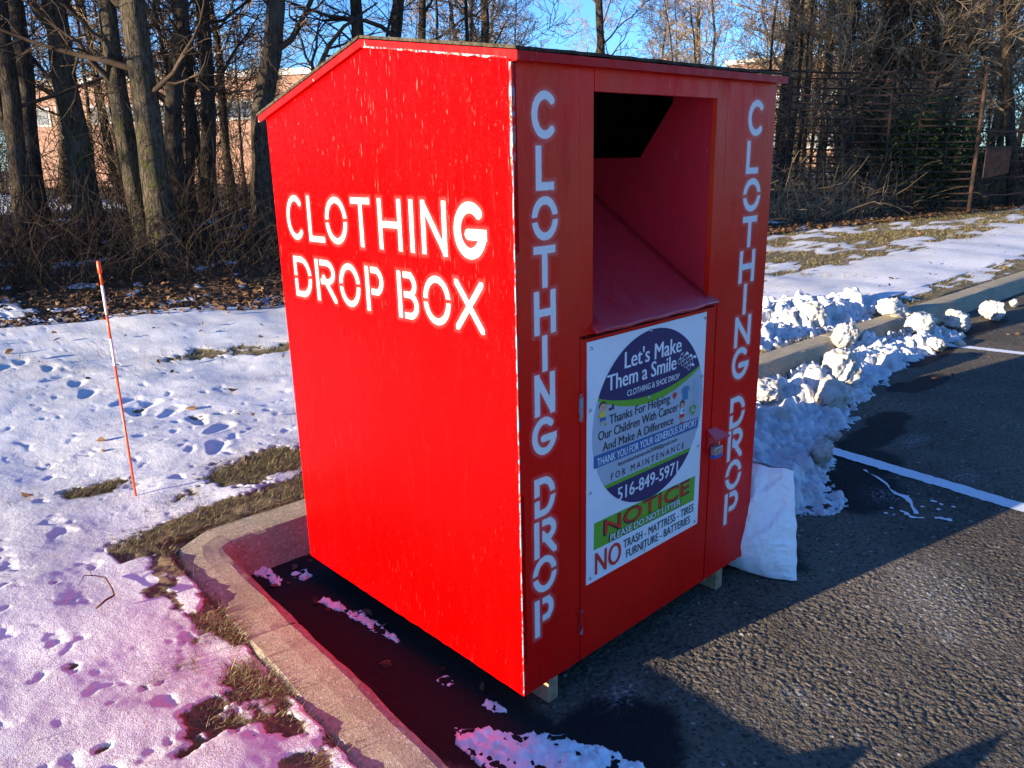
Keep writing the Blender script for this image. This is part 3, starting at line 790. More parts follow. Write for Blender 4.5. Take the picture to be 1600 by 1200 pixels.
# ------------------------------------------------------------------ notice sign
TXT = {}
def text_geo(s, offset=0.0):
    key = (s, offset)
    if key in TXT: return TXT[key]
    cu = bpy.data.curves.new('t', 'FONT'); cu.body = s; cu.size = 1; cu.offset = offset; cu.resolution_u = 3
    o = bpy.data.objects.new('t', cu); col.objects.link(o)
    dg = bpy.context.evaluated_depsgraph_get(); dg.update()
    me = bpy.data.meshes.new_from_object(o.evaluated_get(dg))
    V = np.array([v.co[:] for v in me.vertices]); Fs = [tuple(p.vertices) for p in me.polygons]
    bpy.data.objects.remove(o); bpy.data.curves.remove(cu); bpy.data.meshes.remove(me)
    TXT[key] = (V, Fs); return TXT[key]

def flat(name, c): return simple(name, c, 0.45, 0.35, var=0.03, scale=8)
SIGN_M = [flat('sign_white', (.74, .76, .78)), flat('sign_purple', (.035, .025, .10)), flat('sign_green', (.14, .36, .03)), flat('sign_grey', (.40, .44, .50)), flat('sign_blue', (.035, .12, .30)),
          flat('sign_black', (.02, .02, .025)), flat('sign_red', (.66, .035, .02)), flat('sign_skin', (.62, .38, .25)), flat('sign_yellow', (.70, .55, .05)), flat('sign_brown', (.12, .05, .03)), flat('sign_teal', (.07, .22, .36)), flat('sign_pale_blue', (.33, .45, .56))]
WHITE, PURPLE, GREEN, GREY, BLUE, BLACK, REDI, SKIN, YELL, BROWN, TEAL, PALE = range(12)
sg = MB()
SX0, SX1, SZ0, SZ1 = 0.277, 0.885, 0.350, 1.132
SY = -0.0035
def sp(pts, lay, m):
    """flat print on the sign at layer lay"""
    y = SY - 0.00035*lay
    P = [(x, y, z) for x, z in pts]
    sg.add(P, [tuple(range(len(P)))], m)
def stext(s, x0, x1, z0, z1, m, lay, bold=0.0, skew=0.0, bulge=0.0):
    """z0,z1 baseline and cap height"""
    V, Fs = text_geo(s); capV, _ = text_geo('H')
    a, b = V[:, 0].min(), V[:, 0].max(); c0, c1 = capV[:, 1].min(), capV[:, 1].max()
    X = x0 + (V[:, 0]-a)/(b-a)*(x1-x0); Zz = z0 + (V[:, 1]-c0)/(c1-c0)*(z1-z0)
    # heavier strokes: the same letters laid again a hair to each side
    k = bold*(z1-z0)*1.25
    shifts = [(0, 0)] if bold < .003 else [(-k, 0), (0, 0), (k, 0)] if bold < .05 else [(0.62*k*math.cos(a), 0.62*k*math.sin(a)) for a in np.linspace(0, 2*math.pi, 9)[:-1]]
    for i, (dx, dz) in enumerate(shifts):
        sg.add(np.c_[X+dx, np.full(len(X), SY-0.00035*(lay+.06*i)), Zz+dz], Fs, m)
# sheet (slightly lifted at the right edge)
sg.box((SX0, SY, SZ0), (SX1, -.0006, SZ1), WHITE)
# emblem: an ellipse cut into bands
EX_, EZ_, ERX, ERZ = .590, .834, .291, .287
def ell(zlo, zhi, n=40, k=1.0):
    """outline of the ellipse between two curves zlo(x), zhi(x)"""
    t = np.linspace(0, 2*math.pi, 160, endpoint=False)
    return [(EX_+k*ERX*math.cos(a), EZ_+k*ERZ*math.sin(a)) for a in t]
sp(ell(0, 0), 1, GREY)
def cap_poly(zc, sag, top=True):
    xs = np.linspace(EX_-ERX, EX_+ERX, 121); out = []
    line = lambda x: zc - sag*(1-((x-EX_)/ERX)**2)
    up = [(x, EZ_+ERZ*math.sqrt(max(0, 1-((x-EX_)/ERX)**2))) for x in xs]
    dn = [(x, EZ_-ERZ*math.sqrt(max(0, 1-((x-EX_)/ERX)**2))) for x in xs]
    if top:
        A = [(x, z) for x, z in up if z > line(x)]; B = [(x, line(x)) for x, z in up if z > line(x)]
    else:
        A = [(x, z) for x, z in dn if z < line(x)]; B = [(x, line(x)) for x, z in dn if z < line(x)]
    return A + B[::-1]
sp(cap_poly(.957, .075), 2, GREEN); sp(cap_poly(.962, .055), 3, PURPLE)
sp(cap_poly(.663, 0.0, False), 2, GREEN); sp(cap_poly(.650, 0.0, False), 3, PURPLE)
stext("Let's Make", .448, .742, 1.021, 1.072, WHITE, 4, .022)
stext("Them a Smile", .366, .716, .966, 1.015, WHITE, 4, .022)
stext("CLOTHING & SHOE DROP", .462, .737, .929, .948, WHITE, 4, .012)
stext("Thanks For Helping", .378, .688, .859, .888, BLACK, 4, .014)
stext("Our Children With Cancer", .327, .736, .818, .847, BLACK, 4, .014)
stext("And Make A Difference", .348, .711, .778, .806, BLACK, 4, .013)
sp([(.306, .733), (.860, .727), (.860, .765), (.306, .774)], 2, BLUE)
stext("THANK YOU FOR YOUR GENEROUS SUPPORT", .322, .852, .737, .762, WHITE, 4, .012)
stext("letsmakethemsmile2000@gmail.com", .424, .737, .709, .723, BLACK, 4, .006)
stext("F O R   M A I N T E N A N C E", .389, .780, .672, .694, BLACK, 4, .004)
stext("516-849-5971", .423, .747, .590, .634, WHITE, 4, .020)
sp([(.309, .459), (.856, .451), (.858, .545), (.310, .551)], 0.9, GREEN)
sp(ell(0, 0)[80:160], 0.95, PURPLE)
stext("NOTICE", .356, .822, .492, .543, BLACK, 3.2, .051)
stext("NOTICE", .362, .816, .495, .541, REDI, 4.2, .022)
stext("PLEASE DO NOT LITTER", .384, .775, .460, .4865, BLACK, 5.0, .055)
stext("PLEASE DO NOT LITTER", .388, .771, .4625, .4855, WHITE, 6.0, .014)
stext("NO", .317, .444, .371, .446, REDI, 4, .022)
stext("TRASH - MATTRESS - TIRES", .457, .855, .410, .440, BLACK, 4, .012)
stext("FURNITURE - BATTERIES", .473, .836, .370, .399, BLACK, 4, .012)
# little pictures
def disc(x, z, rx, rz, lay, m, n=18): sp([(x+rx*math.cos(a), z+rz*math.sin(a)) for a in np.linspace(0, 2*math.pi, n, endpoint=False)], lay, m)
def limb(x0, z0, x1, z1, w, lay, m):
    d = math.hypot(x1-x0, z1-z0); nx_, nz_ = -(z1-z0)/d*w/2, (x1-x0)/d*w/2
    sp([(x0+nx_, z0+nz_), (x1+nx_, z1+nz_), (x1-nx_, z1-nz_), (x0-nx_, z0-nz_)], lay, m)
# waving child in a yellow shirt
disc(.345, .926, .018, .014, 4, BROWN); disc(.346, .921, .0155, .011, 5, SKIN)
disc(.340, .922, .002, .002, 6, BLACK); disc(.351, .922, .002, .002, 6, BLACK); limb(.341, .9155, .350, .9155, .0015, 6, REDI)
sp([(.333, .909), (.358, .909), (.360, .889), (.332, .889)], 4, YELL); limb(.357, .907, .372, .922, .006, 4.5, SKIN); limb(.334, .906, .325, .893, .006, 4.5, SKIN)
sp([(.333, .889), (.359, .889), (.361, .877), (.347, .879), (.332, .877)], 4.2, BLUE); limb(.339, .878, .337, .864, .006, 4, SKIN); limb(.354, .878, .356, .866, .006, 4, SKIN)
disc(.335, .862, .006, .003, 4.4, GREY); disc(.359, .864, .006, .003, 4.4, GREEN)
# high-heeled shoe
sp([(.372, .910), (.380, .901), (.392, .905), (.398, .919), (.394, .922), (.388, .911)], 4, BLACK); limb(.397, .917, .397, .900, .003, 4, BLACK)
# heart
sp([(.714, .862), (.703, .874), (.703, .883), (.709, .887), (.714, .882), (.719, .887), (.726, .883), (.726, .874)], 4, REDI)
# short-sleeved shirt and trousers
sp([(.757, .890), (.770, .895), (.782, .895), (.796, .890), (.800, .878), (.792, .874), (.792, .846), (.760, .846), (.760, .874), (.752, .878)], 4, TEAL); limb(.776, .893, .776, .848, .002, 5, BLUE)
sp([(.826, .905), (.850, .905), (.852, .835), (.843, .835), (.838, .885), (.833, .835), (.824, .835)], 4, PALE)
# child with long hair and red skirt
disc(.760, .834, .015, .015, 4, BROWN); disc(.760, .830, .011, .010, 5, SKIN); disc(.756, .831, .0015, .0018, 6, BLACK); disc(.764, .831, .0015, .0018, 6, BLACK)
sp([(.751, .820), (.769, .820), (.770, .800), (.750, .800)], 4.2, WHITE); disc(.766, .811, .005, .005, 5, BLUE); sp([(.749, .800), (.771, .800), (.776, .787), (.744, .787)], 4.2, REDI)
limb(.756, .787, .755, .770, .005, 4, SKIN); limb(.765, .787, .766, .770, .005, 4, SKIN); disc(.754, .768, .006, .003, 4.3, REDI); disc(.767, .768, .006, .003, 4.3, REDI)
# three chasing arrows
for k in range(3):
    a0 = R_(90+120*k); ca = lambda a, r: (.824+r*math.cos(a), .800+r*math.sin(a))
    seg = [ca(a0 - t, .019) for t in np.linspace(0, 1.25, 6)] + [ca(a0 - t, .010) for t in np.linspace(1.25, 0, 6)]
    sp(seg, 4, GREEN)
    sp([ca(a0-1.25, .023), ca(a0-1.25, .006), ca(a0-1.85, .0145)], 4, GREEN)
for a in np.linspace(R_(200), R_(-20), 11):
    x, z = .824+.028*math.cos(a), .800+.028*math.sin(a); limb(x, z-.002, x, z+.002, .003, 4, GREEN)
# bundle of shoes in white outline
def ring(x, z, rx, rz, w=.0016, lay=4.5):
    for q in np.linspace(0, 2*math.pi, 12, endpoint=False):
        limb(x+rx*math.cos(q), z+rz*math.sin(q), x+rx*math.cos(q+.55), z+rz*math.sin(q+.55), w, lay, WHITE)
for x, z in ((.733, .988), (.752, .979), (.772, .968), (.790, .957), (.745, 1.003), (.764, .996), (.783, .985), (.803, .976)):
    ring(x, z, .008, .009); limb(x-.004, z+.007, x+.010, z+.011, .004, 4.5, WHITE)
for x, z in ((.772, 1.008), (.795, .996), (.818, .988), (.808, .962)): sp([(x-.010, z), (x+.004, z+.007), (x+.013, z), (x+.012, z-.007), (x+.002, z-.003)], 4.6, WHITE)
sign = sg.build('notice_sign', SIGN_M, box)
M_screw = simple('screw_metal', (.45, .45, .46), 0.35, 0.5, 0.9)
for x, z in ((.292,1.112),(.876,1.112),(.575,1.119),(.869,.910),(.575,.901),(.288,.924),(.864,.656),(.585,.660),(.290,.660),(.864,.366),(.566,.364),(.291,.369)):
    mb = MB(); n = 10
    ringv = [(x+.0055*math.cos(a), SY-.0008, z+.0055*math.sin(a)) for a in np.linspace(0, 2*math.pi, n, endpoint=False)]
    mid = [(x+.0035*math.cos(a), SY-.0050, z+.0035*math.sin(a)) for a in np.linspace(0, 2*math.pi, n, endpoint=False)]
    mb.add(ringv+mid, [(i, (i+1) % n, n+(i+1) % n, n+i) for i in range(n)] + [tuple(range(n, 2*n))])
    mb.build('screw', M_screw, sign)

# padlock, hanging from the hasp
lock = empty('padlock', (.955, -.026, .615), label='small steel padlock with a blue base hanging under the red cover on the door', cat='padlock')
mb = MB(); mb.box((-.024, -.011, -.010), (.024, .011, .022)); mb.build('lock_body', simple('lock_steel', (.38, .38, .38), .35, .5, .7, scale=60), lock, bevel=.003)
mb = MB(); mb.box((-.025, -.012, -.021), (.025, .012, -.0105)); mb.build('lock_bumper', simple('lock_blue', (.02, .09, .35), .5, .4), lock, bevel=.003)
mb = MB(); mb.tube([(-.014, 0, .018), (-.014, 0, .045)] + [(.014*math.cos(a), 0, .045+.012*math.sin(a)) for a in np.linspace(math.pi, 0, 9)] + [(.014, 0, .018)], .0042, 8); mb.build('shackle', simple('shackle_steel', (.5, .45, .38), .3, .5, .9), lock, smooth=True)

# ------------------------------------------------------------------ far buildings seen through the trees
M_brick = NT('brick_wall'); _v = M_brick.obj((1, 1, 1), (R_(90), 0, 0))
_b = M_brick.n('ShaderNodeTexBrick', {'Vector': _v, 'Color1': (0.25, 0.145, 0.10), 'Color2': (0.20, 0.11, 0.075), 'Mortar': (0.42, 0.34, 0.28), 'Scale': 4.0, 'Mortar Size': 0.012, 'Brick Width': 0.9, 'Row Height': 0.3})
M_brick = M_brick.out(M_brick.mix(M_brick.ramp(M_brick.noise(M_brick.obj(), 0.8, 4), 0.3, 0.7, 0, 0.4), _b.outputs[0], (0.30, 0.14, 0.10)), 0.9)
M_stone = simple('pale_stone', (.38, .37, .35), .8, var=.1)
M_glass = simple('window_glass', (.05, .06, .08), .15, .5)
def building(p0, p1, h, depth, label, nwin, wz, wh):
    p0 = np.array(p0); p1 = np.array(p1); L = float(np.linalg.norm(p1-p0)); rz = math.atan2(p1[1]-p0[1], p1[0]-p0[0])
    b = empty('brick_building', (p0[0], p0[1], 0.3), rz, label=label, cat='building')
    MB().box((0, 0, -1), (L, depth, h)).build('wall', M_brick, b)
    mb = MB(); mb.box((-.15, -.15, h-.02), (L+.15, depth+.15, h+.32)); mb.build('coping', M_stone, b)
    for z in wz:
        for k in range(nwin):
            x = (k+.5)*L/nwin
            w = MB().box((x-.9, -.06, z), (x+.9, .05, z+wh)).build('window', M_stone, b)
            MB().box((x-.75, -.09, z+.15), (x-.04, -.062, z+wh-.15)).box((x+.04, -.09, z+.15), (x+.75, -.062, z+wh-.15)).build('pane', M_glass, w)
    return b
building(at(47, 258, 58)[:2], at(640, 250, 46)[:2], 6.0, 14, 'long low brick building with a pale coping seen between the trunks', 11, (3.7,), 1.1)
building(at(1130, 240, 66)[:2], at(1420, 235, 62)[:2], 7.6, 14, 'brick building with a pale roof edge seen through the thicket above the pipe fence', 8, (1.4, 4.4), 1.2)

# ------------------------------------------------------------------ trees
def bark(name, a, b, moss=0.0, lit=1.0):
    m = NT(name); v = m.obj((1, 1, 0.22)); 
    n = m.noise(v, 34, 6, 0.75, 1.2); n2 = m.noise(m.obj(), 2.0, 4)
    c = m.mix(m.ramp(n, 0.36, 0.62), a, b)
    c = m.mix(m.ramp(n2, 0.5, 0.7, 0, 0.5), c, (0.13, 0.12, 0.10))
    if moss: c = m.mix(m.ramp(m.noise(m.obj(), 5, 5, 0.7), 0.52, 0.66, 0, moss), c, (0.075, 0.085, 0.02))
    return m.out(c, 0.95, m.bump(n, 1.0, 0.06), 0.1)
BARKS = [bark('grey_bark', (0.018, 0.014, 0.010), (0.13, 0.10, 0.070)), bark('mossy_bark', (0.018, 0.014, 0.010), (0.15, 0.12, 0.08), 0.8), bark('brown_bark', (0.016, 0.012, 0.009), (0.10, 0.074, 0.050))]
M_twig = simple('twig_bark', (0.058, 0.040, 0.027), .9, .1, var=.4, scale=3)  # darkened so the left brush looks shaded
M_twig2 = simple('sunlit_twig_bark', (0.23, 0.165, 0.098), .9, .1, var=.4, scale=3)  # paler copy, golden sunlight on the right woods put into the colour

def unit(v): return v/(np.linalg.norm(v)+1e-9)
def branch_path(rng, p, d, L, n, wob, up):
    P = [p]; d = unit(d)
    for i in range(n):
        d = unit(d + rng.normal(0, wob, 3) + np.array([0, 0, up]))
        P.append(P[-1] + d*L/n)
    return np.array(P)
def grow(T, rng, p, d, L, r, lev, cfg):
    n = (7, 6, 4, 3)[lev]
    P = branch_path(rng, p, d, L, n, cfg['wob'][lev], cfg['up'][lev])
    rad = np.maximum(r*(1-0.8*np.linspace(0, 1, n+1)), cfg['rmin'])
    T.add(P, rad, (6, 5, 3, 3)[lev])
    if lev == cfg['maxlev']: return
    k = cfg['kids'][lev]
    for t in np.sort(rng.uniform(0.18, 1.0, k)):
        i = min(int(t*n), n-1); q = P[i] + (P[i+1]-P[i])*(t*n-i)
        ax = unit(P[i+1]-P[i]); s = unit(np.cross(ax, rng.normal(0, 1, 3)))
        a = rng.uniform(0.5, 1.15)
        grow(T, rng, q, ax*math.cos(a)+s*math.sin(a), L*rng.uniform(.35, .6)*(1.1-0.45*t), max(r*(1-.8*t)*0.6, cfg['rmin']), lev+1, cfg)

def tree(name, base, path, r0, seed, label=None, group=None, mat=0, limbs=11, low=1.2, kids=(0, 6, 6), rmin=.0042, limbL=(1.2, 2.8), pale=False, leaves=0, extra=()):
    """path: offsets from the base up the trunk (metres)"""
    rng = np.random.default_rng(seed)
    base = np.array(base, float)
    t = empty(name, base, label=label, cat='tree', group=group)
    P = np.array(path, float)
    # resample the trunk smoothly with a little wobble
    s = np.concatenate([[0], np.cumsum(np.linalg.norm(np.diff(P, axis=0), axis=1))]); n = 34
    ss = np.linspace(0, s[-1], n)
    Q = np.stack([np.interp(ss, s, P[:, k]) for k in range(3)], 1)
    for _ in range(3): Q[1:-1] = (Q[:-2]+Q[1:-1]*2+Q[2:])/4
    Q[1:, 0] += fbm(ss[1:]*.5, ss[1:]*0+seed, 3, 7)*0.05; Q[1:, 1] += fbm(ss[1:]*.5, ss[1:]*0+seed+9, 3, 8)*0.05
    rad = r0*(1-0.72*(ss/s[-1])) * (1 + 0.55*np.exp(-ss/0.28))
    V, Fs = tube_geo(Q, rad, 18)
    A = np.repeat(ss, 18); th = np.tile(np.linspace(0, 2*np.pi, 18, endpoint=False), n)
    C = np.repeat(Q, 18, axis=0)
    bumpy = 1 + 0.09*pnoise(np.cos(th)*2.2+A*0.7+seed, np.sin(th)*2.2+A*0.9, seed) + 0.05*pnoise(th*4, A*3, seed+1)
    V = C + (V-C)*bumpy[:, None]
    np_mesh('trunk', V, Fs, BARKS[mat], t, smooth=True)
    T = Tubes(); cfg = dict(wob=(.16, .2, .25, .3), up=(.05, .03, .02, 0), rmin=rmin, maxlev=2, kids=(kids[1], kids[2]))
    H = s[-1]
    for k in range(limbs):
        h = low + (H-low)*(k+rng.uniform(.1, .9))/limbs
        i = int(np.clip(np.searchsorted(ss, h), 1, n-1)); az = rng.uniform(0, 2*math.pi); el = rng.uniform(0.1, 0.9)
        d = np.array([math.cos(az)*math.cos(el), math.sin(az)*math.cos(el), math.sin(el)])
        grow(T, rng, Q[i], d, rng.uniform(*limbL)*(1.15-.5*h/H), rad[i]*rng.uniform(.22, .45), 0, cfg)
    for e in extra:                                   # named big limbs: start height, direction, length, radius
        h, d, L, r = e; i = int(np.clip(np.searchsorted(ss, h), 1, n-1))
        grow(T, rng, Q[i], np.array(d, float), L, r, 0, dict(cfg, wob=(.12, .2, .25, .3)))
    T.build('crown', M_twig2 if pale else M_twig, t)
    if leaves:
        pts = np.concatenate(T.V); pk = pts[rng.integers(0, len(pts), leaves)]
        leafmesh('dry_leaves', pk, rng, .05, M_leaf, t)
    return t

def leafmesh(name, pts, rng, size, mat, parent=None, flat=0.0, **k):
    n = len(pts)
    a = rng.normal(0, 1, (n, 3)); a[:, 2] *= (1-flat); a /= np.linalg.norm(a, axis=1)[:, None]
    b = rng.normal(0, 1, (n, 3)); b[:, 2] *= (1-flat); b -= a*(a*b).sum(1)[:, None]; b /= np.linalg.norm(b, axis=1)[:, None]
    c = np.cross(a, b)
    s = size*rng.uniform(.55, 1.3, n)[:, None]
    p = pts
    # six-point leaf folded along its midrib
    V = np.stack([p - a*s*.6, p - a*s*.1 + b*s*.42 + c*s*.16, p + a*s*.3 + b*s*.30 + c*s*.2, p + a*s*.75 + c*s*.06, p + a*s*.3 - b*s*.30 + c*s*.2, p - a*s*.1 - b*s*.42 + c*s*.16], 1).reshape(-1, 3)
    i = np.arange(n)[:, None]*6
    Fs = np.concatenate([i+np.array([[0, 1, 2, 3]]), i+np.array([[0, 3, 4, 5]])])
    rv = np.repeat(rng.random(n), 6)
    return np_mesh(name, V, Fs, mat, parent, attrs={'tone': rv}, **k)

def leaf_mat(name, cols, trans=0.0):
    m = NT(name); t = m.attr('tone')
    rp = m.n('ShaderNodeValToRGB', {0: t}); e = rp.color_ramp.elements
    e[0].position = 0; e[0].color = (*cols[0], 1); e[1].position = 1; e[1].color = (*cols[-1], 1)
    for i, c in enumerate(cols[1:-1]): x = e.new((i+1)/(len(cols)-1)); x.color = (*c, 1)
    return m.out(rp.outputs[0], 0.75, None, 0.2)
M_leaf = leaf_mat('dead_leaf', [(0.030, 0.017, 0.010), (0.085, 0.043, 0.020), (0.055, 0.032, 0.018), (0.15, 0.075, 0.032), (0.11, 0.072, 0.045)])
M_green = leaf_mat('ivy_leaf', [(0.012, 0.022, 0.008), (0.03, 0.05, 0.016), (0.05, 0.07, 0.02)])
M_olive = leaf_mat('yellow_green_leaf', [(0.10, 0.09, 0.015), (0.20, 0.17, 0.03), (0.14, 0.14, 0.03)])

def px_tree(bx, tx, dist, wpx, seed, label, by=290, midx=None, H=9.0, **k):
    """trunk through two sight lines at a real distance: where it stands and where it leans to"""
    b = at(bx, by, dist); b[2] = ground_z(b[0], b[1]) - 0.1
    t = at(tx, 0, dist)
    P = [np.zeros(3)]
    if midx is not None:
        for mx, my in midx: P.append(at(mx, my, dist)-b)
    P.append(t-b)
    d = unit(P[-1]-P[-2]); d = unit(d*[.5, .5, 1]); rest = max(H-(t-b)[2], 1.5)
    P.append(P[-1] + d*rest*.5); P.append(P[-1] + unit(d*[.6, .6, 1])*rest*.5)
    r = wpx/F*math.hypot(dist, 1.5)/2
    return tree('bare_tree', b, P, r*0.86, seed, label, **k)

right = unit(RT[0]*np.array([1, 1, 0]))
px_tree(22, 0, 11.4, 27, 1, 'leaning bare trunk at the left end of the woods, cut by the photo edge', H=9)
px_tree(50, 26, 12.3, 26, 2, 'straight dark trunk crowding the leaning trunk at the left end of the woods', H=10)
px_tree(128, 82, 11.6, 40, 3, 'thick dark trunk bending left with a pale limb forking to its right', midx=[(112, 170), (92, 70)], mat=1, extra=[(2.6, right*.9+np.array([0, 0, .75]), 2.4, .07), (3.0, -right+np.array([0, 0, .6]), 2.0, .05)])
px_tree(214, 163, 10.7, 33, 4, 'slim mossy trunk leaning left beside the widest mossy trunk', midx=[(190, 170), (170, 80)], mat=1, H=8)
px_tree(246, 208, 10.4, 46, 5, 'widest mossy trunk of the left woods, tilted and forked near the top', midx=[(232, 170), (214, 70)], mat=1, extra=[(2.9, right*1.0+np.array([0, 0, .9]), 2.6, .08), (2.6, -right*.8+np.array([0, 0, .7]), 2.4, .06)])
px_tree(277, 280, 12.2, 28, 6, 'dark trunk rising straight to the right of the widest mossy trunk', midx=[(268, 190), (283, 70)])
px_tree(320, 319, 12.8, 26, 7, 'grey upright trunk midway between the widest mossy trunk and the red box', mat=2, leaves=60)
px_tree(398, 430, 11.2, 38, 8, 'crooked trunk just left of the red box roof', midx=[(408, 150), (428, 90)], extra=[(3.0, -right*.9+np.array([0, 0, .5]), 2.2, .05)])
px_tree(572, 555, 14.0, 26, 9, 'leaning left stem of a close pair above the roof peak', mat=2)
px_tree(582, 625, 14.0, 25, 10, 'leaning right stem of a close pair above the roof peak', mat=2)
px_tree(655, 660, 16.5, 18, 11, 'dark slim trunk above the roof just right of the peak', mat=2)
px_tree(755, 757, 17, 19, 12, 'dark slim trunk above the front left roof corner', mat=2)
px_tree(938, 937, 19, 18, 13, 'straight bare trunk above the opening of the red box', mat=2)
px_tree(1210, 1242, 21, 19, 14, 'tree holding dry brown leaves beside the right edge of the box roof', H=11, leaves=500, mat=2, low=2.5, limbs=18, pale=True)
px_tree(1284, 1300, 23, 16, 15, 'upright tree behind the left bay of the pipe fence', H=11, mat=2, limbs=18, low=2, pale=True)
px_tree(1335, 1402, 22, 15, 16, 'strongly leaning tree behind the left bay of the pipe fence', H=11, mat=2, limbs=20, low=2)
px_tree(1365, 1385, 22.5, 20, 17, 'dark twin trunk behind the middle post of the pipe fence', H=11, mat=2, limbs=20, low=1.6)
px_tree(1470, 1500, 24, 18, 18, 'dense twiggy tree behind the rusty corner post', H=10, mat=2, limbs=26, low=1.8, kids=(0, 8, 8), pale=True)
px_tree(1590, 1570, 23, 17, 19, 'dense pale twiggy tree at the right edge of the photo', H=9, mat=2, limbs=28, low=1.6, kids=(0, 9, 8), pale=True)

# the wood behind: single trees made from a few grown shapes
protos = []
G1 = 'thin bare trees of the wood behind'
def proto(seed, H, r, limbs, low, L, kids, rmin, pale):
    rng = np.random.default_rng(seed)
    lean = rng.normal(0, .06, 2)
    return tree('woodland_tree', (0, 0, -100), [(0, 0, 0), (lean[0]*H*.3, lean[1]*H*.3, H*.3), (lean[0]*H*.7, lean[1]*H*.2, H*.65), (lean[0]*H, lean[1]*H, H)], r, seed,
                'thin bare tree among many in the wood behind', G1, 2, limbs, low, kids, rmin, L, pale)
protos += [proto(101, 8, .07, 22, 1.0, (1.2, 2.6), (0, 7, 6), .006, False), proto(102, 8.5, .085, 26, 1.5, (1.4, 3.0), (0, 7, 6), .007, True), proto(103, 7, .05, 24, .5, (1.0, 2.4), (0, 7, 7), .006, False),
           proto(104, 9, .10, 26, 2.2, (1.5, 3.2), (0, 7, 6), .007, False), proto(105, 6, .05, 26, .2, (.9, 2.0), (0, 7, 7), .005, True), proto(106, 5, .04, 24, .1, (.8, 1.8), (0, 7, 7), .005, False)]
def copy_tree(o, loc, rz, sc):
    c = o.copy(); col.objects.link(c); c.location = loc; c.rotation_euler = (0, 0, rz); c.scale = (sc, sc, sc)
    for ch in o.children:
        d = ch.copy(); col.objects.link(d); d.parent = c
    return c
rng = np.random.default_rng(77)
spots = []
for k in range(44):                                    # left and middle wood, right down to the edge
    px = rng.uniform(-260, 1000); d = 13 + 30*rng.random()**1.4
    if px > 450: d = 15 + 26*rng.random()**1.3
    if px > 450 and k % 4 == 1: continue
    spots.append((px, d, rng.integers(0, 6)))
for k in range(50):
    px = rng.uniform(1000, 1900); d = 21 + 20*rng.random()**1.3
    spots.append((px, d, (1, 4, 4, 2, 1, 3)[rng.integers(0, 6)]))
for k in range(40):
    px = rng.uniform(1180, 1750); d = 20.5 + 6*rng.random()
    spots.append((px, d, (4, 4, 4, 1)[rng.integers(0, 4)]))
for k in range(30):
    px = rng.uniform(1440, 1950); d = 24 + 9*rng.random()
    spots.append((px, d, (1, 4, 4, 3, 5)[rng.integers(0, 5)]))
for k in range(3):
    px = rng.uniform(0, 470); d = 12.5 + 5*rng.random()
    spots.append((px, d, (2, 4, 5)[rng.integers(0, 3)]))
used = set()
for px, d, k in spots:
    q = at(px, 290, d)
    if q[1] < edge_y(q[0])+1.6: continue
    loc = (q[0], q[1], ground_z(q[0], q[1])-.05); rz = rng.uniform(0, 6.28); sc = rng.uniform(.8, 1.2)
    if k in used: copy_tree(protos[k], loc, rz, sc)
    else:
        protos[k].location = loc; protos[k].rotation_euler = (0, 0, rz); used.add(k)
# trees outside the left of the frame: the same wood carries on there and shades the bank
for x, y, k in ((-6, 11.4, 3), (-8.5, 12.2, 1), (-13.5, 13.2, 1), (-7.2, 13.9, 0), (-10.5, 14.2, 2), (-17, 14.6, 3), (-4.5, 12.9, 2)):
    copy_tree(protos[k], (x, y, ground_z(x, y)-.05), x*1.7, 1.1)

# ------------------------------------------------------------------ undergrowth, leaves, grass
def stems(name, n, region, seed, L, r, mat, droop=.5, **k):
    rng = np.random.default_rng(seed); T = Tubes()
    for i in range(n):
        x, y = region(rng)
        z = ground_z(x, y)-.03; az = rng.uniform(0, 6.28); el = rng.uniform(.5, 1.5); l = rng.uniform(*L)
        d = np.array([math.cos(az)*math.cos(el), math.sin(az)*math.cos(el), math.sin(el)])
        P = [np.array([x, y, z])]; ns = 6
        for j in range(ns):
            P.append(P[-1]+d*l/ns); d = unit(d+rng.normal(0, .22, 3)-np.array([0, 0, droop*j/ns*.5]))
        rr = rng.uniform(*r); T.add(P, rr*np.linspace(1, .4, ns+1), 3)
    T.build(name, mat, **k)
def reg_left(rng):
    while True:
        x = rng.uniform(-7, 9); e = abs(rng.normal(0, 1.5))+1.15
        y = edge_y(x)+e
        return x, y
stems('undergrowth', 5200, reg_left, 5, (.35, 1.35), (.0022, .0055), M_twig, kind='stuff', label='tangle of bare brambles and weeds along the foot of the woods', cat='undergrowth')
def reg_right(rng):
    x = rng.uniform(9, 34); return x, edge_y(x)+abs(rng.normal(0, 1.6))+.4
stems('undergrowth', 3200, reg_right, 6, (.4, 1.7), (.004, .009), M_twig2, kind='stuff', label='dry tangled stems around the foot of the pipe fence', cat='undergrowth')

def reg_deep(rng):
    x = rng.uniform(-8, 12); return x, edge_y(x)+rng.uniform(2.2, 8)
stems('thicket', 3000, reg_deep, 7, (.9, 2.3), (.003, .007), M_twig, .2, kind='stuff', label='head high bare thicket standing between the trunks of the left woods', cat='thicket')

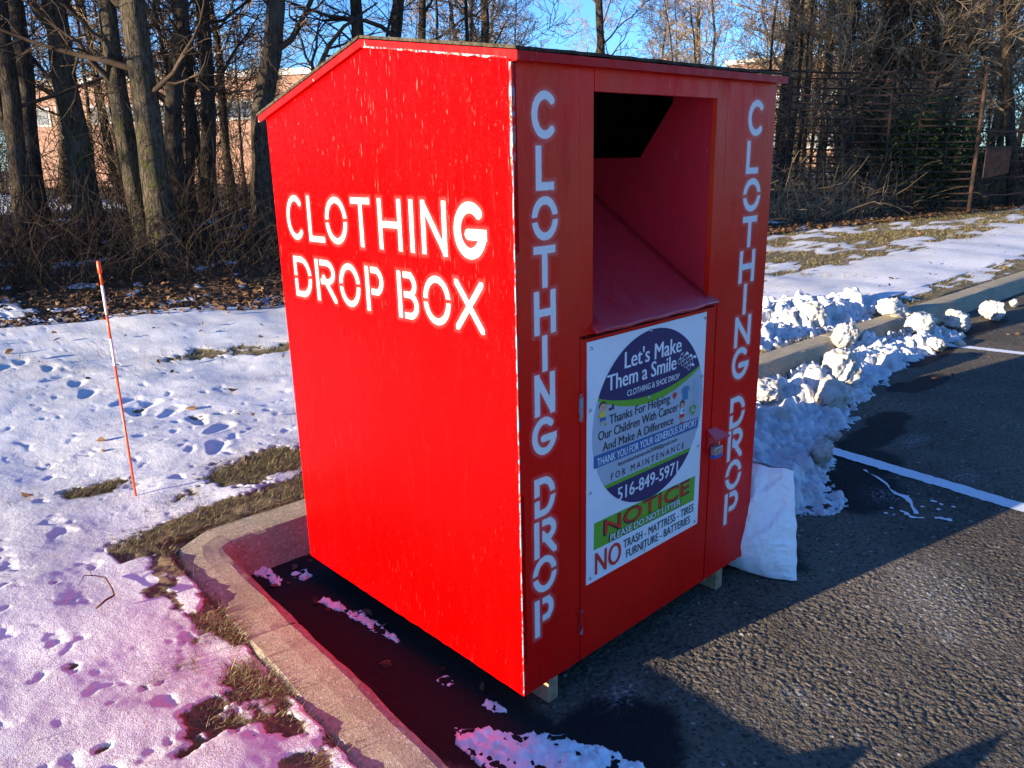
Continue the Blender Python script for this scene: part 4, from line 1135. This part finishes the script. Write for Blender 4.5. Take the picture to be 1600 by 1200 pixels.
def litter(name, n, reg, seed, size, label):
    rng = np.random.default_rng(seed); P = []
    for i in range(n):
        x, y = reg(rng); P.append((x, y, 0))
    P = np.array(P); P[:, 2] = lawn_base(P[:, 0], P[:, 1]) + .018 + rng.uniform(0, .03, n)
    leafmesh(name, P, rng, size, M_leaf, flat=.72, kind='stuff', label=label, cat='leaves')
def lr1(rng):
    x = rng.uniform(-8, 10); return x, edge_y(x) + (-.35 + 3.6*rng.random()**1.3)
def lr2(rng):
    x = rng.uniform(8, 34); return x, edge_y(x) + (-.4 + 2.6*rng.random()**1.3)
def lr3(rng):
    return rng.uniform(-2.5, 14), rng.uniform(1.9, 6.5)
litter('leaf_litter', 17000, lr1, 8, .052, 'brown leaf litter covering the bank below the left woods')
litter('leaf_litter', 9000, lr2, 9, .065, 'orange brown leaf litter lying along the pipe fence')
litter('scattered_leaves', 170, lr3, 10, .045, 'single dry leaves scattered over the snow')

rng = np.random.default_rng(61); P = []
for i in range(46):
    P.append((rng.uniform(1.9, 7.5), rng.uniform(-.2, .8), .012) if i % 3 else (rng.uniform(-.2, .05), rng.uniform(-.3, 1.45), .012))
leafmesh('blown_leaves', np.array(P), rng, .032, M_leaf, flat=.8, kind='stuff', label='few small dry leaves blown onto the asphalt by the snow bank and kerb', cat='leaves')
def grass(name, n, box_, seed, thr, L, w, mat, label, flat=.55, clump=3):
    rng = np.random.default_rng(seed)
    x = rng.uniform(box_[0], box_[1], n); y = rng.uniform(box_[2], box_[3], n)
    s = snow_amount(x, y) + rng.normal(0, .22, n)
    ok = (s < thr) & ((x < kerb_x(np.minimum(y, 1.6))-KW+.015) | (y > kerb_y(x)+KW-.01)) & (y < edge_y(x)+.3)
    x, y = x[ok], y[ok]
    x = np.repeat(x, clump) + rng.normal(0, .006, len(x)*clump); y = np.repeat(y, clump) + rng.normal(0, .006, len(y)*clump)
    n = len(x); z = lawn_base(x, y) - .004
    az = rng.uniform(0, 6.28, n); el = rng.uniform(.1, 1.35, n)*(1-flat)+.12; l = rng.uniform(*L, n)
    d = np.stack([np.cos(az)*np.cos(el), np.sin(az)*np.cos(el), np.sin(el)], 1)
    side = np.stack([-np.sin(az), np.cos(az), np.zeros(n)], 1)*(w*rng.uniform(.6, 1.3, n))[:, None]
    p0 = np.stack([x, y, z], 1); p1 = p0 + d*(l*.55)[:, None]; d2 = d + np.stack([np.zeros(n), np.zeros(n), -rng.uniform(.2, .9, n)], 1); p2 = p1 + d2*(l*.5)[:, None]
    p2[:, 2] = np.maximum(p2[:, 2], z+.012)
    V = np.stack([p0-side, p0+side, p1+side*.8, p1-side*.8, p2], 1).reshape(-1, 3)
    i = np.arange(n)[:, None]*5
    Fs = [tuple(q) for q in (i+np.array([[0, 1, 2, 3]])).tolist()] + [tuple(q) for q in (i+np.array([[3, 2, 4]])).tolist()]
    np_mesh(name, V, Fs, mat, attrs={'tone': np.repeat(rng.random(n), 5)}, kind='stuff', label=label, cat='grass')
M_straw = leaf_mat('straw_grass', [(0.20, 0.15, 0.07), (0.30, 0.23, 0.12), (0.12, 0.085, 0.04), (0.10, 0.11, 0.03), (0.22, 0.17, 0.09)])
M_turf = leaf_mat('winter_turf', [(0.07, 0.075, 0.022), (0.15, 0.125, 0.05), (0.26, 0.19, 0.09), (0.09, 0.085, 0.028), (0.30, 0.23, 0.12)])
grass('dry_grass', 150000, (-1.3, .6, -.4, 2.6), 21, .02, (.025, .075), .0011, M_straw, 'flattened straw coloured grass showing through the snow by the kerb')
grass('grass_tufts', 26000, (-1.5, 3.2, -.5, 5.6), 22, -.22, (.03, .07), .0013, M_turf, 'short green grass tufts in the melted patches', .25)
grass('poking_grass', 5200, (-1.6, 3.6, -.5, 6.4), 25, 9.0, (.05, .085), .0010, M_straw, 'single straw blades poking up through the snow', .2, 2)
grass('lawn_grass', 60000, (3, 22, 1.5, 6.5), 23, .0, (.04, .09), .004, M_turf, 'patchy winter grass on the thinly snowed lawn right of the box', .4, 2)

# ------------------------------------------------------------------ pipe fence
M_rust = NT('rusty_pipe'); _v = M_rust.obj(); M_rust = M_rust.out(M_rust.mix(M_rust.ramp(M_rust.noise(_v, 9, 5, .7), .4, .62), (.020, .015, .013), (.055, .028, .019)), .85, None, .2)
def gz(p): return ground_z(p[0], p[1])
def fence_pt(px, py, d): 
    p = at(px, py, d); p[2] = gz(p); return p
A = fence_pt(1178, 340, 18.5); B = fence_pt(1222, 335, 18.6); Cc = fence_pt(1377, 318, 19.2); D = fence_pt(1517, 302, 20.2); E_ = fence_pt(1640, 300, 22.6); G_ = fence_pt(1790, 300, 25)
A0 = A + (A-B)*2.2; A0[2] = gz(A0)
fe = empty('pipe_fence', B, label='tall rusty fence of horizontal pipes along the edge of the right lawn', cat='fence')
loc = lambda p, dz=0: (p[0]-B[0], p[1]-B[1], p[2]-B[2]+dz)
Htop = 2.86
for p, r, h in ((A0, .03, 2.6), (B, .035, 2.75), (Cc, .026, 2.5), (D, .042, Htop+.12)):
    MB().tube([loc(p, -.2), loc(p, h)], r, 8).build('post', M_rust, fe)
for a, b in ((A0, B), (B, Cc), (Cc, D)):
    for t in (.33, .66): MB().tube([loc(a+(b-a)*t, -.1), loc(a+(b-a)*t, 2.7)], .014, 6).build('upright', M_rust, fe)
rng = np.random.default_rng(31)
for k in range(19):
    z = .10 + k*(Htop-.10)/18
    for a, b in ((A0, B), (B, Cc), (Cc, D)):
        q = np.linspace(0, 1, 7); sag = rng.uniform(-.02, .03); pts = [loc(a+(b-a)*t, z + sag*math.sin(math.pi*t)*(-1) + rng.normal(0, .004)) for t in q]
        MB().tube(pts, .018 if k < 18 else .024, 6).build('rail', M_rust, fe)
f2 = empty('pipe_fence', D, label='lower rusty rail fence running on right from the corner post', cat='fence')
loc2 = lambda p, dz=0: (p[0]-D[0], p[1]-D[1], p[2]-D[2]+dz)
dirD = unit((E_-D)*[1, 1, 0]); D2 = D + dirD*.1
for p in (E_, G_): MB().tube([loc2(p, -.2), loc2(p, 1.75)], .05, 8).build('post', M_rust, f2)
for z in (.35, .72, 1.05, 1.35, 1.68):
    for a, b in ((D2, E_), (E_, G_)):
        MB().tube([loc2(a+(b-a)*t, z+rng.normal(0, .006)) for t in np.linspace(0, 1, 6)], .022, 6).build('rail', M_rust, f2)
pl0 = D2 + dirD*.15 ; pl1 = D2 + dirD*1.0; nn = np.array([-dirD[1], dirD[0], 0])*.03
mb = MB(); V = []
for off in (-nn-nn*.3, -nn*1.9):
    for p, z in ((pl0, .72), (pl1, .80), (pl1, 1.38), (pl0, 1.36)): V.append(np.array(p)+off+np.array([0, 0, z]))
o = mb.add(V, [(0,1,2,3),(7,6,5,4),(0,4,5,1),(1,5,6,2),(2,6,7,3),(3,7,4,0)]).build('rusty_plate', M_rust, label='rusty rectangular plate hung on the lower rails beside the corner post', cat='metal plate')

def bush(name, p, rx, rz, n, size, mat, seed, label):
    rng = np.random.default_rng(seed); b = empty(name, p, label=label, cat='shrub')
    u = rng.normal(0, 1, (n, 3)); u /= np.linalg.norm(u, axis=1)[:, None]; r = rng.random(n)**.45
    P = u*r[:, None]*np.array([rx, rx*.7, rz])
    keep = fbm(P[:, 0]*2.0/ rx+seed, P[:, 2]*2.0/rz, 3, seed) > -.18
    P = P[keep]; P[:, 2] += rz*.95; P[:, :2] *= (1+.25*fbm(P[:, 2]*3, P[:, 0]*3, 2, 4))[:, None]
    leafmesh('foliage', P, rng, size, mat, b)
    T = Tubes()
    for i in range(14): T.add(branch_path(rng, np.array([rng.normal(0, .2), rng.normal(0, .2), -.1]), np.array([rng.normal(0, .5), rng.normal(0, .4), 1]), rz*1.6, 6, .2, .05), np.linspace(.02, .005, 7), 4)
    T.build('stem', M_twig, b)
def bp(px, d): p = at(px, 300, d); p[2] = gz(p); return p
bush('ivy_shrub', bp(1445, 21.2), 1.45, 1.25, 9000, .075, M_green, 3, 'dark evergreen shrub showing through the fence left of the corner post')
bush('ivy_shrub', bp(1395, 22.6), .8, .9, 3500, .075, M_green, 4, 'small dark evergreen shrub behind the middle fence post')
bush('yellow_shrub', bp(1322, 23.5), .75, 1.5, 3500, .08, M_olive, 5, 'yellow green sunlit shrub behind the left bay of the fence')
bush('yellow_shrub', bp(1560, 26), 2.0, .8, 3000, .08, M_leaf, 6, 'low tawny brush behind the lower rail fence')

# ------------------------------------------------------------------ snow heaps
M_snow = NT('ploughed_snow'); _v = M_snow.obj(); _n = M_snow.noise(_v, 7, 5, .65)
M_snow = M_snow.out(M_snow.mix(M_snow.ramp(_n, .44, .70, 0, .9), (.60, .605, .615), (.36, .33, .28)), .6, M_snow.bump(M_snow.math('ADD', M_snow.noise(_v, 45, 5, .7), M_snow.math('MULTIPLY', M_snow.noise(_v, 190, 3), .4)), .7, .012), .25)
M_ice = NT('dirty_snow'); _v = M_ice.obj(); _n = M_ice.noise(_v, 9, 5, .65)
M_ice = M_ice.out(M_ice.mix(M_ice.ramp(_n, .35, .65), (.56, .55, .52), (.36, .31, .25)), .55, M_ice.bump(M_ice.math('ADD', M_ice.noise(_v, 40, 5, .7), M_ice.math('MULTIPLY', M_ice.noise(_v, 170, 3), .5)), .8, .014), .25)
def poly_sd(x, y, poly):
    P = np.array(poly, float); d = np.full(x.shape, 1e9); ins = np.zeros(x.shape, bool)
    for (ax, ay), (bx, by) in zip(P, np.roll(P, -1, 0)):
        dx, dy = bx-ax, by-ay; t = np.clip(((x-ax)*dx+(y-ay)*dy)/(dx*dx+dy*dy), 0, 1)
        d = np.minimum(d, np.hypot(x-ax-t*dx, y-ay-t*dy))
        c = ((ay > y) != (by > y)) & (x < (bx-ax)*(y-ay)/(by-ay+1e-12)+ax); ins ^= c
    return np.where(ins, d, -d)
def heap(name, poly, h, step, seed, zbase, lumps, mat, rr=(.03, .13), edge=.16, **k):
    P = np.array(poly); x0, y0 = P.min(0)-.1; x1, y1 = P.max(0)+.1
    xs = np.arange(x0, x1, step); ys = np.arange(y0, y1, step); X, Y = np.meshgrid(xs, ys)
    sd = poly_sd(X, Y, poly) + (fbm(X*5, Y*5, 4, seed)*.07 if step > .01 else fbm(X*11, Y*11, 4, seed)*.016)
    Z = h*sstep(-.02, edge*2.2, sd)*(.55+.6*fbm(X*2.2, Y*2.2, 2, seed+1)) 
    rng = np.random.default_rng(seed)
    for i in range(lumps):
        cx, cy = rng.uniform(x0, x1), rng.uniform(y0, y1)
        s_ = float(poly_sd(np.array([cx]), np.array([cy]), poly)[0])
        if s_ < .0: continue
        r = rng.uniform(*rr)*(.45+min(s_/edge, 1)*.55); m = (abs(X-cx) < r*1.3) & (abs(Y-cy) < r*1.3)
        if not m.any(): continue
        jj, ii = int((cy-y0)/step), int((cx-x0)/step); zc = Z[min(jj, len(ys)-1), min(ii, len(xs)-1)]
        a = rng.uniform(.65, 1.4); q = ((X[m]-cx)*a)**2 + ((Y[m]-cy)/a)**2
        cap = zc - r*.25 + np.sqrt(np.maximum(r*r*(1+.45*pnoise(X[m]/r*1.3, Y[m]/r*1.3, seed+i)) - q, 0))
        Z[m] = np.maximum(Z[m], np.where(q < r*r*1.2, cap, 0))
    Z = Z + np.where(sd > 0, fbm(X*14, Y*14, 4, seed+2, .6)*.014 + np.abs(pnoise(X*30, Y*30, 6))*.013 + pnoise(X*55, Y*55, 8)*.004, 0)
    B = zbase(X, Y)
    Zt = np.where(sd > -.005, B + np.maximum(Z, -.03), B-.05)
    ny, nx = X.shape; idx = np.arange(ny*nx).reshape(ny, nx)
    Fq = np.stack([idx[:-1, :-1], idx[:-1, 1:], idx[1:, 1:], idx[1:, :-1]], -1).reshape(-1, 4)
    inn = (sd > -.03).ravel(); Fq = Fq[inn[Fq].any(1)]
    used = np.zeros(ny*nx, bool); used[Fq.ravel()] = True; rm = np.cumsum(used)-1
    return np_mesh(name, np.stack([X, Y, Zt], -1).reshape(-1, 3)[used], rm[Fq], mat, smooth=True, **k)
def zb_road(X, Y): return np.where(Y > kerb_y(X)+.02, KH-.002, np.where(Y > kerb_y(X)-.09, .04, -.003))
berm = [(1.62, .62), (1.75, .22), (2.03, -.03), (2.22, .02), (2.34, .16), (2.55, .22), (2.72, .40), (2.95, .46), (3.2, .44), (3.6, .60), (4.0, .66), (4.5, .73), (5.1, .78), (5.7, .80), (6.3, .78), (6.6, .95), (6.45, 1.20), (5.6, 1.28), (5.05, 1.42), (4.7, 1.30), (3.6, 1.30), (2.6, 1.36), (1.62, 1.38)]
heap('snow_bank', berm, .075, .0105, 3, zb_road, 2600, M_snow, (.014, .062), label='long lumpy bank of ploughed snow against the kerb right of the box', cat='snow bank')
lawnheap = [(3.9, 1.62), (5.0, 1.56), (5.9, 1.50), (6.6, 1.62), (6.9, 1.95), (6.4, 2.35), (5.8, 2.62), (4.8, 2.7), (3.7, 2.5), (3.3, 2.0)]
heap('snow_bank', lawnheap, .030, .0125, 5, lambda X, Y: lawn_base(X, Y), 2000, M_snow, (.014, .066), label='lumpy heap of thrown snow on the lawn behind the kerb', cat='snow bank')

def chunk(p, sx, sy, sz, seed, label, rz=0.0, mat=None):
    import bmesh
    bm = bmesh.new(); bmesh.ops.create_icosphere(bm, subdivisions=5, radius=1)
    V = np.array([v.co[:] for v in bm.verts]); Fs = np.array([[v.index for v in f.verts] for f in bm.faces]); bm.free()
    rng = np.random.default_rng(seed)
    r = np.ones(len(V))
    for i in range(20):                                  # facets broken off
        nrm = unit(rng.normal(0, 1, 3)); dd = rng.uniform(.70, .98); h = V@nrm
        r = np.where(h*r > dd, dd/np.maximum(h, 1e-3), r)
    r = r*(1 + .14*fbm(V[:, 0]*2+seed, V[:, 1]*2+V[:, 2]*1.7, 4, seed, .65) + .06*fbm(V[:, 0]*7, V[:, 1]*7+V[:, 2]*8, 3, seed+1))
    V = V*r[:, None]*np.array([sx, sy, sz])*0.92
    o = np_mesh('snow_chunk', V, Fs, mat or M_ice, smooth=True, label=label, cat='snow chunk', group='broken chunks of ploughed snow')
    o.location = p; o.rotation_euler = (rng.uniform(-.3, .3), rng.uniform(-.3, .3), rz); return o
chunk((4.05, .92, .13), .22, .17, .17, 1, 'largest pale round snow chunk, at the front of the kerbside bank', .4)
chunk((3.60, .74, .08), .17, .14, .13, 2, 'bluish snow chunk leaning under the largest round one')
chunk((6.5, .93, .10), .30, .13, .11, 3, 'long flat wedge of snow lying at the far tip of the bank', .1)
chunk((7.32, .88, .09), .12, .12, .12, 4, 'lone rounded snow chunk standing clear beyond the bank')
chunk((5.62, .80, .05), .12, .08, .07, 5, 'low dirty snow chunk at the road edge of the bank tip')
chunk((5.95, .72, .025), .07, .05, .035, 6, 'small flat bit of snow just off the bank by the second bay line')
chunk((2.97, .43, .03), .05, .045, .04, 7, 'tiny snow lump alone on the asphalt above the nearer bay line')
chunk((2.52, .30, .09), .075, .06, .09, 8, 'small upright knob of snow on the near end of the bank')
chunk((3.25, 1.05, .11), .17, .12, .10, 9, 'tan stained snow chunk in the middle of the bank')
chunk((4.95, 1.28, .17), .15, .11, .11, 10, 'pale snow chunk resting on the kerb top')
chunk((6.25, 1.42, .19), .27, .17, .13, 11, 'big tan snow chunk on the far end of the kerb')
chunk((5.3, 1.75, .22), .18, .15, .16, 12, 'tall white snow chunk standing in the lawn heap')
chunk((8.1, .90, .05), .06, .05, .05, 13, 'small snow chunk against the kerb face at the photo edge')
chunk((5.95, 1.05, .14), .18, .13, .14, 14, 'upright snow chunk just behind the long flat wedge')
chunk((-.66, -.47, .155), .09, .085, .06, 15, 'small unseen snow lump added on the verge to cast a finger shadow')  # unseen lumps from here on, added for finger shadows on the asphalt
chunk((-.70, -.65, .185), .07, .062, .105, 16, 'taller unseen snow lump added on the verge to cast the longer finger shadow')
chunk((-.58, -.36, .13), .07, .05, .035, 17, 'flat unseen snow lump added on the verge beside the shadow casting lumps')

M_thin = NT('thin_snow'); _v = M_thin.obj(); M_thin = M_thin.out(M_thin.mix(M_thin.ramp(M_thin.noise(_v, 30, 4), .45, .7, 0, .5), (.86, .87, .89), (.6, .58, .55)), .5, M_thin.bump(M_thin.noise(_v, 60, 5, .7), .6, .012), .3)
PT = [([(-.20,.08),(-.17,.13),(-.11,.07),(-.05,-.03),(.0,-.08),(.05,-.16),(.09,-.28),(.11,-.36),(.0,-.55),(-.14,-.50),(-.22,-.2)], .030, 'largest patch of old snow on the asphalt at the bottom edge'),
      ([(-.09,1.06),(-.06,1.07),(-.03,.95),(-.012,.80),(-.02,.62),(-.035,.61),(-.042,.78),(-.06,.90),(-.085,.98)], .010, 'long thin strip of snow on the dark asphalt beside the red box side'),
      ([(-.17,1.45),(-.12,1.46),(-.10,1.38),(-.115,1.29),(-.14,1.27),(-.15,1.34)], .012, 'pinkish snow patch in the inner corner of the kerb'),
      ([(-.05,1.33),(.0,1.32),(-.005,1.26),(-.04,1.25)], .006, 'small grey snow scrap near the rear corner of the box'),
      ([(-.055,.345),(-.035,.345),(-.03,.30),(-.055,.30)], .010, 'tiny snow scrap under the side of the box'),
      ([(-.045,.15),(-.015,.16),(.0,.08),(-.012,.065),(-.035,.085)], .012, 'small snow scrap by the near bottom corner of the box')]
for i, (pl, h, lb) in enumerate(PT):
    heap('snow_patch', pl, h, .006, 40+i, lambda X, Y: np.full_like(X, 0.0), 0, M_thin, edge=.05, label=lb, cat='snow patch')

# ------------------------------------------------------------------ marker stake
st = at(218, 815, 3.95); 
sb = np.array([-.345, 2.24, KH]); M_or = simple('orange_fibreglass', (.75, .085, .015), .4, .4, var=.06); M_wh = simple('white_reflective_band', (.72, .70, .68), .4, .4, var=.05)
stk = empty('marker_stake', sb, label='thin orange driveway marker stake with white bands standing in the snow', cat='marker stake')
top = np.array([.012, .025, 1.075]); sec = [(-.02, .415, 'rod', M_or), (.415, .575, 'band', M_wh), (.575, .71, 'rod', M_or), (.71, .85, 'band', M_wh), (.85, .985, 'rod', M_or)]
for a, b, nm, mt in [(-.1, .60, 'rod', M_or), (.60, .715, 'reflective_band', M_wh), (.715, .815, 'rod', M_or), (.815, .935, 'reflective_band', M_wh), (.935, 1.0, 'rod', M_or)]:
    MB().tube([top*a, top*b], .0052 if mt is M_or else .0058, 10).build(nm, mt, stk, smooth=True)
MB().tube([top*.985, top*1.0, top*1.03, top*1.035], [.008, .0085, .0085, .004], 10).build('cap', M_or, stk, smooth=True)

# twig on the snow
T = MB(); tp = [(-.804, 1.276), (-.765, 1.29), (-.732, 1.315), (-.715, 1.40), (-.705, 1.507), (-.735, 1.52), (-.767, 1.528), (-.80, 1.478)]
T.tube([(x, y, float(lawn_base(np.array([x]), np.array([y]))[0])+.045+.012*math.sin(i*1.3)) for i, (x, y) in enumerate(tp)], [.004, .004, .0036, .003, .0028, .0022, .002, .001], 6)
T.build('fallen_twig', simple('twig_red', (.10, .05, .035), .8, .2), smooth=True, label='bent reddish twig lying on the snow left of the kerb', cat='twig')

# ------------------------------------------------------------------ bags beside the box
def bag(name, org, u, vdir, w, h, th, mat, label, seed):
    u = unit(np.array(u, float)); v = unit(np.array(vdir, float)); nrm = np.cross(u, v)
    n = 90; s = np.linspace(0, 1, n); S, Tt = np.meshgrid(s, s)
    V = []; 
    ex = 1 - .10*np.sin(np.pi*Tt) ; wtop = 1-.08*Tt
    def shape(sgn):
        prof = (np.clip(np.sin(np.pi*S), 0, 1)**.55)*(np.clip(np.sin(np.pi*np.clip(Tt*.93+.05, 0, 1)), 0, 1)**.5)*(1.25-.6*Tt)
        edgew = np.minimum(np.minimum(S, 1-S), np.minimum(Tt, 1-Tt)); k = sstep(0, .12, edgew)
        wr = (-.016*np.abs(fbm(S*1.6+seed, Tt*3.0+S*2, 3, seed+int(sgn)+1, .5)) + .003*fbm(S*9, Tt*4, 3, seed+3))*k + .010*np.abs(fbm(Tt*16, S*1.5, 2, seed+9))*(1-sstep(0, .3, np.minimum(S, 1-S)))*sstep(0, .05, edgew)
        off = sgn*(th*.5*prof + wr*1.2)
        uu = w*((S-.5)*wtop*(1-.05*np.sin(np.pi*Tt)*0) + .5 + .03*Tt) + .006*pnoise(Tt*7+seed, S*0, 3); vv = h*(Tt + .035*np.sin(np.pi*S)*(Tt-.5)*-1*2*0) - .03*np.sin(np.pi*S)*(1-Tt)*0 + .008*pnoise(S*5, Tt*0+seed, 4)
        return np.array(org) + uu[..., None]*u + vv[..., None]*v + off[..., None]*nrm
    A_, B_ = shape(1).reshape(-1, 3), shape(-1).reshape(-1, 3)
    idx = np.arange(n*n).reshape(n, n)
    Fq = np.stack([idx[:-1, :-1], idx[:-1, 1:], idx[1:, 1:], idx[1:, :-1]], -1).reshape(-1, 4)
    VV = np.concatenate([A_, B_]); VV[:, 2] = np.maximum(VV[:, 2], .006)
    return np_mesh(name, VV, np.concatenate([Fq, Fq[:, ::-1]+n*n]), mat, smooth=True, label=label, cat='bag')
m = NT('white_plastic'); v = m.obj(); M_bag = m.out((.88, .89, .90), .38, m.bump(m.math('ADD', m.math('ABSOLUTE', m.math('SUBTRACT', m.noise(m.obj((1, 1, .45), (.6, .3, 0)), 11, 4, .6, 1.2), .5)), m.math('MULTIPLY', m.math('ABSOLUTE', m.math('SUBTRACT', m.noise(m.obj((1, .5, 1.2), (-.5, .2, 0)), 17, 3, .6, .8), .5)), .5)), .38, .05), .4)
bag('plastic_bag', (1.335, -.185, .0), (-.13, 1, 0), (.10, .10, 1), .36, .445, .23, M_bag, 'full white plastic bag standing beside the front right corner of the red box', 2)
m = NT('black_plastic'); v = m.obj(); M_bk = m.out((.012, .013, .018), .35, m.bump(m.noise(v, 30, 4), .5, .01), .4)
bag('plastic_bag', (1.50, .22, .0), (-.25, 1, 0), (.05, 0, 1), .30, .40, .16, M_bk, 'dark plastic bag mostly hidden behind the white bag', 6)
